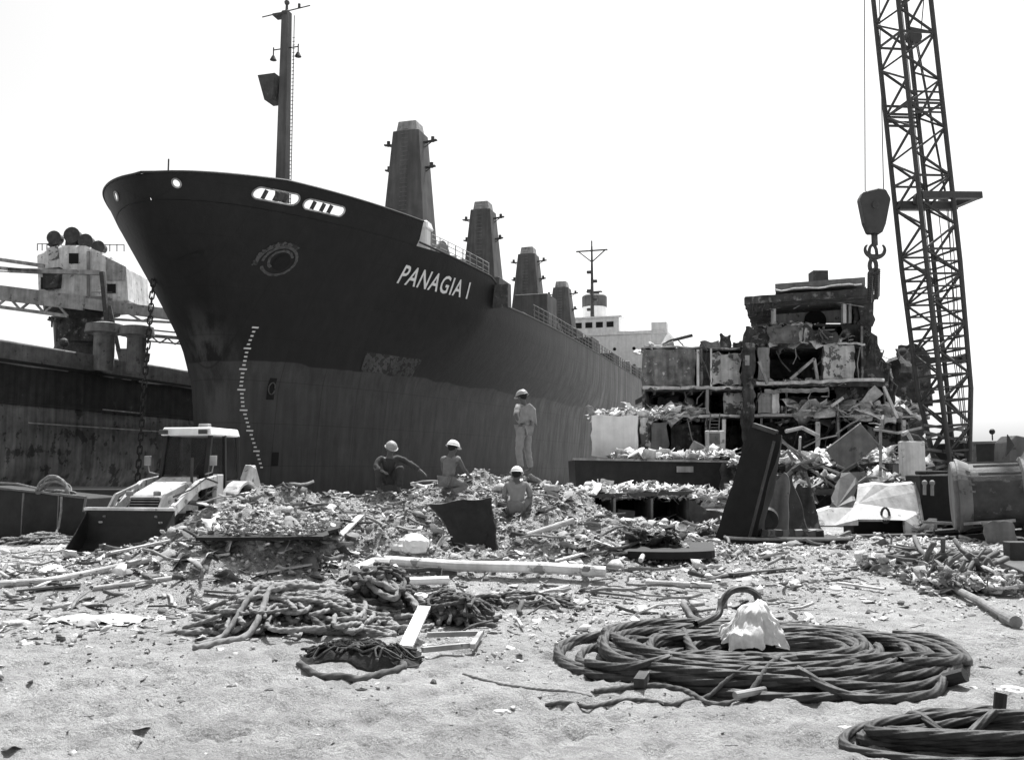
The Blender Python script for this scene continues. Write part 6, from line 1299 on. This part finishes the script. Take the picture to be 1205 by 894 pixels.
def person(label, locn, rz, J, top, bot, helmet='helmet', bare=False, neckc=True):
    """J: joints in metres, local frame, the figure faces -Y: pelvis chest neck head, and for s in l, r: sh el wr hip kn an"""
    p = thing('person', label, 'person', locn, rz, 'workers on the rubble heap'); j = {k: V(v) for k, v in J.items()}
    up_ = (j['head'] - j['neck']).normalized(); look = V(J.get('look', (0, -1, 0))).normalized(); side = look.cross(up_).normalized(); look = up_.cross(side).normalized()
    if look.dot(V(J.get('look', (0, -1, 0)))) < 0: look = -look
    hd = j['head'] = j['head'] - up_ * .03
    vs = {'pel': (*j['pelvis'], .13, .10), 'wa': (*j['pelvis'].lerp(j['chest'], .5), .115, .09), 'ch': (*j['chest'], .14, .10), 'nk0': (*j['neck'], .066), 'nk1': (*(j['neck'].lerp(hd, .45)), .060), 'hd0': (*(hd - up_ * .05 + look * .01), .080, .088), 'hd1': (*(hd + up_ * .05), .086, .098), 'hd2': (*(hd + up_ * .11), .05, .06)}
    es = [('pel', 'wa'), ('wa', 'ch'), ('ch', 'nk0'), ('nk0', 'nk1'), ('nk1', 'hd0'), ('hd0', 'hd1'), ('hd1', 'hd2')]
    sh_v, sh_e, tr_v, tr_e = {k: vs[k] for k in ('pel', 'wa', 'ch', 'nk0')}, [('pel', 'wa'), ('wa', 'ch'), ('ch', 'nk0')], {'pel': vs['pel']}, []
    for s in 'lr':
        sh, el, wr, hp_, kn, an = (j[s + k] for k in ('sh', 'el', 'wr', 'hip', 'kn', 'an'))
        sg = 1 if s == 'l' else -1
        vs.update({s + 'sh': (*sh, .060), s + 'ue': (*sh.lerp(el, .5), .050), s + 'el': (*el, .041), s + 'fa': (*el.lerp(wr, .35), .042), s + 'wr': (*wr, .027, .030), s + 'hip': (*hp_, .088), s + 'th': (*hp_.lerp(kn, .4), .082), s + 'kn': (*kn, .057), s + 'cf': (*kn.lerp(an, .35), .058), s + 'an': (*an, .038)})
        es += [('ch', s + 'sh'), (s + 'sh', s + 'ue'), (s + 'ue', s + 'el'), (s + 'el', s + 'fa'), (s + 'fa', s + 'wr'), ('pel', s + 'hip'), (s + 'hip', s + 'th'), (s + 'th', s + 'kn'), (s + 'kn', s + 'cf'), (s + 'cf', s + 'an')]
        d = (wr - el).normalized(); ac = d.cross(V((0, 0, 1)));
        if ac.length < .2: ac = V((1, 0, 0)) if abs(d.x) < .5 else V((0, 1, 0))
        ac = (ac - d * ac.dot(d)).normalized(); cu_ = d.cross(ac).normalized()
        vs[s + 'pm'] = (*(wr + d * .05), .036, .018); es.append((s + 'wr', s + 'pm'))
        for k in range(4):
            b0 = wr + d * .085 + ac * (k - 1.5) * .021; L_ = (.066, .078, .072, .055)[k]; b1 = b0 + d * L_ * .55 + cu_ * .010; b2 = b1 + d * L_ * .38 + cu_ * .022
            for nm, q_, r_ in (('a', b0, .0095), ('b', b1, .009), ('c', b2, .0075)): vs[f'{s}f{k}{nm}'] = (*q_, r_)
            es += [(s + 'pm', f'{s}f{k}a'), (f'{s}f{k}a', f'{s}f{k}b'), (f'{s}f{k}b', f'{s}f{k}c')]
        t0 = wr + d * .03 - ac * .036; t1 = t0 + d * .035 - ac * .022 + cu_ * .008; t2 = t1 + d * .026 - ac * .004 + cu_ * .012
        vs[s + 't0'], vs[s + 't1'], vs[s + 't2'] = (*t0, .011), (*t1, .010), (*t2, .008); es += [(s + 'wr', s + 't0'), (s + 't0', s + 't1'), (s + 't1', s + 't2')]
        tl = V(J.get('toe', look)); tl = V((tl.x, tl.y, 0)).normalized()
        if an.z < .3:
            vs[s + 'ft'] = (*(an + tl * .10 - V((0, 0, .045))), .036, .03); vs[s + 'to'] = (*(an + tl * .19 - V((0, 0, .058))), .030, .020); es += [(s + 'an', s + 'ft'), (s + 'ft', s + 'to')]
        se = 1.0 if not bare else .28; ev = sh.lerp(el, .9 if not bare else .35)
        sh_v[s + 'sh'] = (*sh, .074); sh_v[s + 'e0'] = (*ev, .062); sh_e += [('ch', s + 'sh'), (s + 'sh', s + 'e0')]
        if not bare: sh_v[s + 'e1'] = (*el.lerp(wr, .82), .050); sh_e.append((s + 'e0', s + 'e1'))
        tr_v.update({s + 'hip': (*hp_, .108), s + 'th': (*hp_.lerp(kn, .45), .100), s + 'kn': (*kn, .080), s + 'cf': (*kn.lerp(an, .5), .074), s + 'an': (*kn.lerp(an, .93), .066)}); tr_e += [('pel', s + 'hip'), (s + 'hip', s + 'th'), (s + 'th', s + 'kn'), (s + 'kn', s + 'cf'), (s + 'cf', s + 'an')]
    sh_v['pel'] = (*j['pelvis'], .158, .128); sh_v['wa'] = (*j['pelvis'].lerp(j['chest'], .5), .140, .112); sh_v['ch'] = (*j['chest'], .168, .122); sh_v['nk0'] = (*(j['neck'] - up_ * .03), .066)
    tr_v['pel'] = (*j['pelvis'], .146, .118)
    body = skin('body', 'skin', vs, es, 'pel', p, 2); skin('shirt', top, sh_v, sh_e, 'pel', p, 2, .035); skin('trousers', bot, tr_v, tr_e, 'pel', p, 2, .035)
    fr_ = Matrix((side, look, up_)).transposed()
    def place(q, nm, mt, sm=True):
        q.bm.transform(Matrix.Translation(hd) @ fr_.to_4x4()); return q.build(nm, M[mt], p, local=True, smooth_=sm)
    for nm_, c_, r_, s_ in (('nose', (0, .088, -.005), .014, (.8, 1, 1.6)), ('ear', (.088, 0, -.01), .022, (.4, .8, 1.3)), ('ear', (-.088, 0, -.01), .022, (.4, .8, 1.3)), ('mouth', (0, .078, -.055), .02, (1.3, .5, .35))): q = B(); q.ball(c_, r_, 8, s_); place(q, nm_, 'skin')
    for x_ in (.032, -.032): q = B(); q.ball((x_, .078, .022), .011, 8); place(q, 'eye', 'hair')
    q = B(); q.ball((0, -.022, .03), .098, 14, (.92, .95, 1)); place(q, 'hair', 'hair')
    q = B()
    def dome(u, v):
        a = u * 2 * math.pi; t = v * math.pi / 2; r_ = .128 * math.cos(t); return V((r_ * .93 * math.cos(a), r_ * 1.1 * math.sin(a), .045 + .125 * math.sin(t) + .008 * math.exp(-(math.cos(a) / .22) ** 2) * math.sin(2 * t)))
    q.sheet(dome, 28, 10); q.sheet(lambda u, v: V(((.119 + .024 * v) * .95 * math.cos(u * 6.2832), (.135 + .02 * v + .045 * v * max(0, math.sin(u * 6.2832)) ** 2) * math.sin(u * 6.2832), .048 - .012 * v)), 28, 2, .006); place(q, 'hard_hat', helmet)
    return p
def feet(px, py, Y): p = Q(px, py, Y); return p
sx_ = 1
def crest(px, y0=17.0, y1=21.5):
    best = (9e9, 0)
    for Yc in np.arange(y0, y1, .1):
        x_ = (px - 602.5) / F * Yc * math.cos(PITCH); r_ = proj((x_, Yc, H(x_, Yc)))[1]
        if r_ < best[0]: best = (r_, Yc)
    Yc = best[1]; x_ = Q(px, 570, Yc).x; return V((x_, Yc, H(x_, Yc) + .0))
# standing man seen from behind, looking left; in his frame -Y is where he faces
z0 = crest(617)
person('standing worker in pale overalls and grey helmet, seen from behind, jacket loose over the shoulders', (z0.x, z0.y, z0.z + .02), R(-130), dict(pelvis=(0, 0, .93), chest=(0, -.01, 1.24), neck=(0, -.02, 1.45), head=(0, -.06, 1.60), look=(0, -1, -.35),
    lsh=(.19, 0, 1.39), lel=(.40, .10, 1.17), lwr=(.20, .06, 1.0), rsh=(-.19, 0, 1.39), rel=(-.26, .03, 1.12), rwr=(-.25, -.08, .88), lhip=(.09, 0, .90), lkn=(.12, -.05, .48), lan=(.13, .02, .08), rhip=(-.09, 0, .90), rkn=(-.13, -.02, .48), ran=(-.16, .05, .08)), 'cloth_pale', 'cloth_pale', 'helmet_grey')
pp = [o for o in col.objects if o.name.startswith('person')][-1]; pp.scale = (1.06,) * 3; pp.location.z += .06
q = B(); q.sheet(lambda u, v: V(((u - .5) * (.50 + .10 * v) , .10 + .05 * math.cos((u - .5) * 3) + .02 * math.sin(u * 19) * v, 1.44 - .34 * v - .10 * abs(u - .5) * 2)), 20, 10, .012); q.build('jacket', M['cloth_pale'], pp, local=True, smooth_=True)
# squatting man at the left, right arm of the picture stretched out
z0 = crest(458)
person('squatting worker in dark clothes and grey helmet, one arm stretched out to the right', (z0.x, z0.y, z0.z + .02), R(12), dict(pelvis=(0, .12, .28), chest=(0, -.02, .58), neck=(.0, -.08, .76), head=(.02, -.14, .89), look=(.25, -1, -.25),
    lsh=(.19, -.04, .69), lel=(.42, -.14, .56), lwr=(.62, -.22, .42), rsh=(-.19, -.02, .69), rel=(-.30, -.18, .48), rwr=(-.16, -.38, .42), lhip=(.09, .10, .26), lkn=(.20, -.30, .50), lan=(.18, -.12, .08), rhip=(-.09, .10, .26), rkn=(-.24, -.30, .46), ran=(-.22, -.12, .08)), 'cloth_dark', 'cloth_dark', 'helmet_grey')
# kneeling man behind the curved plate, seen from behind and turned to the right
z0 = gz(529, 594) + V((0, 0, .14))
person('kneeling worker with bare arms, pale shirt and white helmet, behind the curved dark plate', (z0.x, z0.y, z0.z + .02), R(140), dict(pelvis=(0, .05, .32), chest=(0, -.02, .62), neck=(0, -.05, .80), head=(0, -.09, .95), look=(-.1, -1, -.2),
    lsh=(.19, -.02, .74), lel=(.28, -.10, .50), lwr=(.22, -.32, .40), rsh=(-.19, -.02, .74), rel=(-.24, -.14, .52), rwr=(-.16, -.36, .42), lhip=(.09, .05, .30), lkn=(.16, -.32, .22), lan=(.14, .08, .08), rhip=(-.09, .05, .30), rkn=(-.16, -.30, .20), ran=(-.14, .10, .08)), 'cloth_grey', 'cloth_grey', 'helmet', bare=True)
z0 = gz(609, 610) + V((0, 0, -.05))
person('crouching worker in a pale shirt and white helmet, back turned, just below the standing man', (z0.x, z0.y, z0.z + .02), R(172), dict(pelvis=(0, .06, .28), chest=(.02, -.04, .56), neck=(.03, -.10, .74), head=(.03, -.13, .88), look=(-.1, -1, -.4),
    lsh=(.20, -.05, .68), lel=(.29, -.14, .44), lwr=(.20, -.34, .34), rsh=(-.16, -.05, .68), rel=(-.24, -.16, .46), rwr=(-.16, -.36, .36), lhip=(.09, .05, .26), lkn=(.18, -.34, .42), lan=(.16, -.16, .08), rhip=(-.09, .05, .26), rkn=(-.18, -.34, .42), ran=(-.16, -.16, .08)), 'cloth_pale', 'cloth_grey', 'helmet')
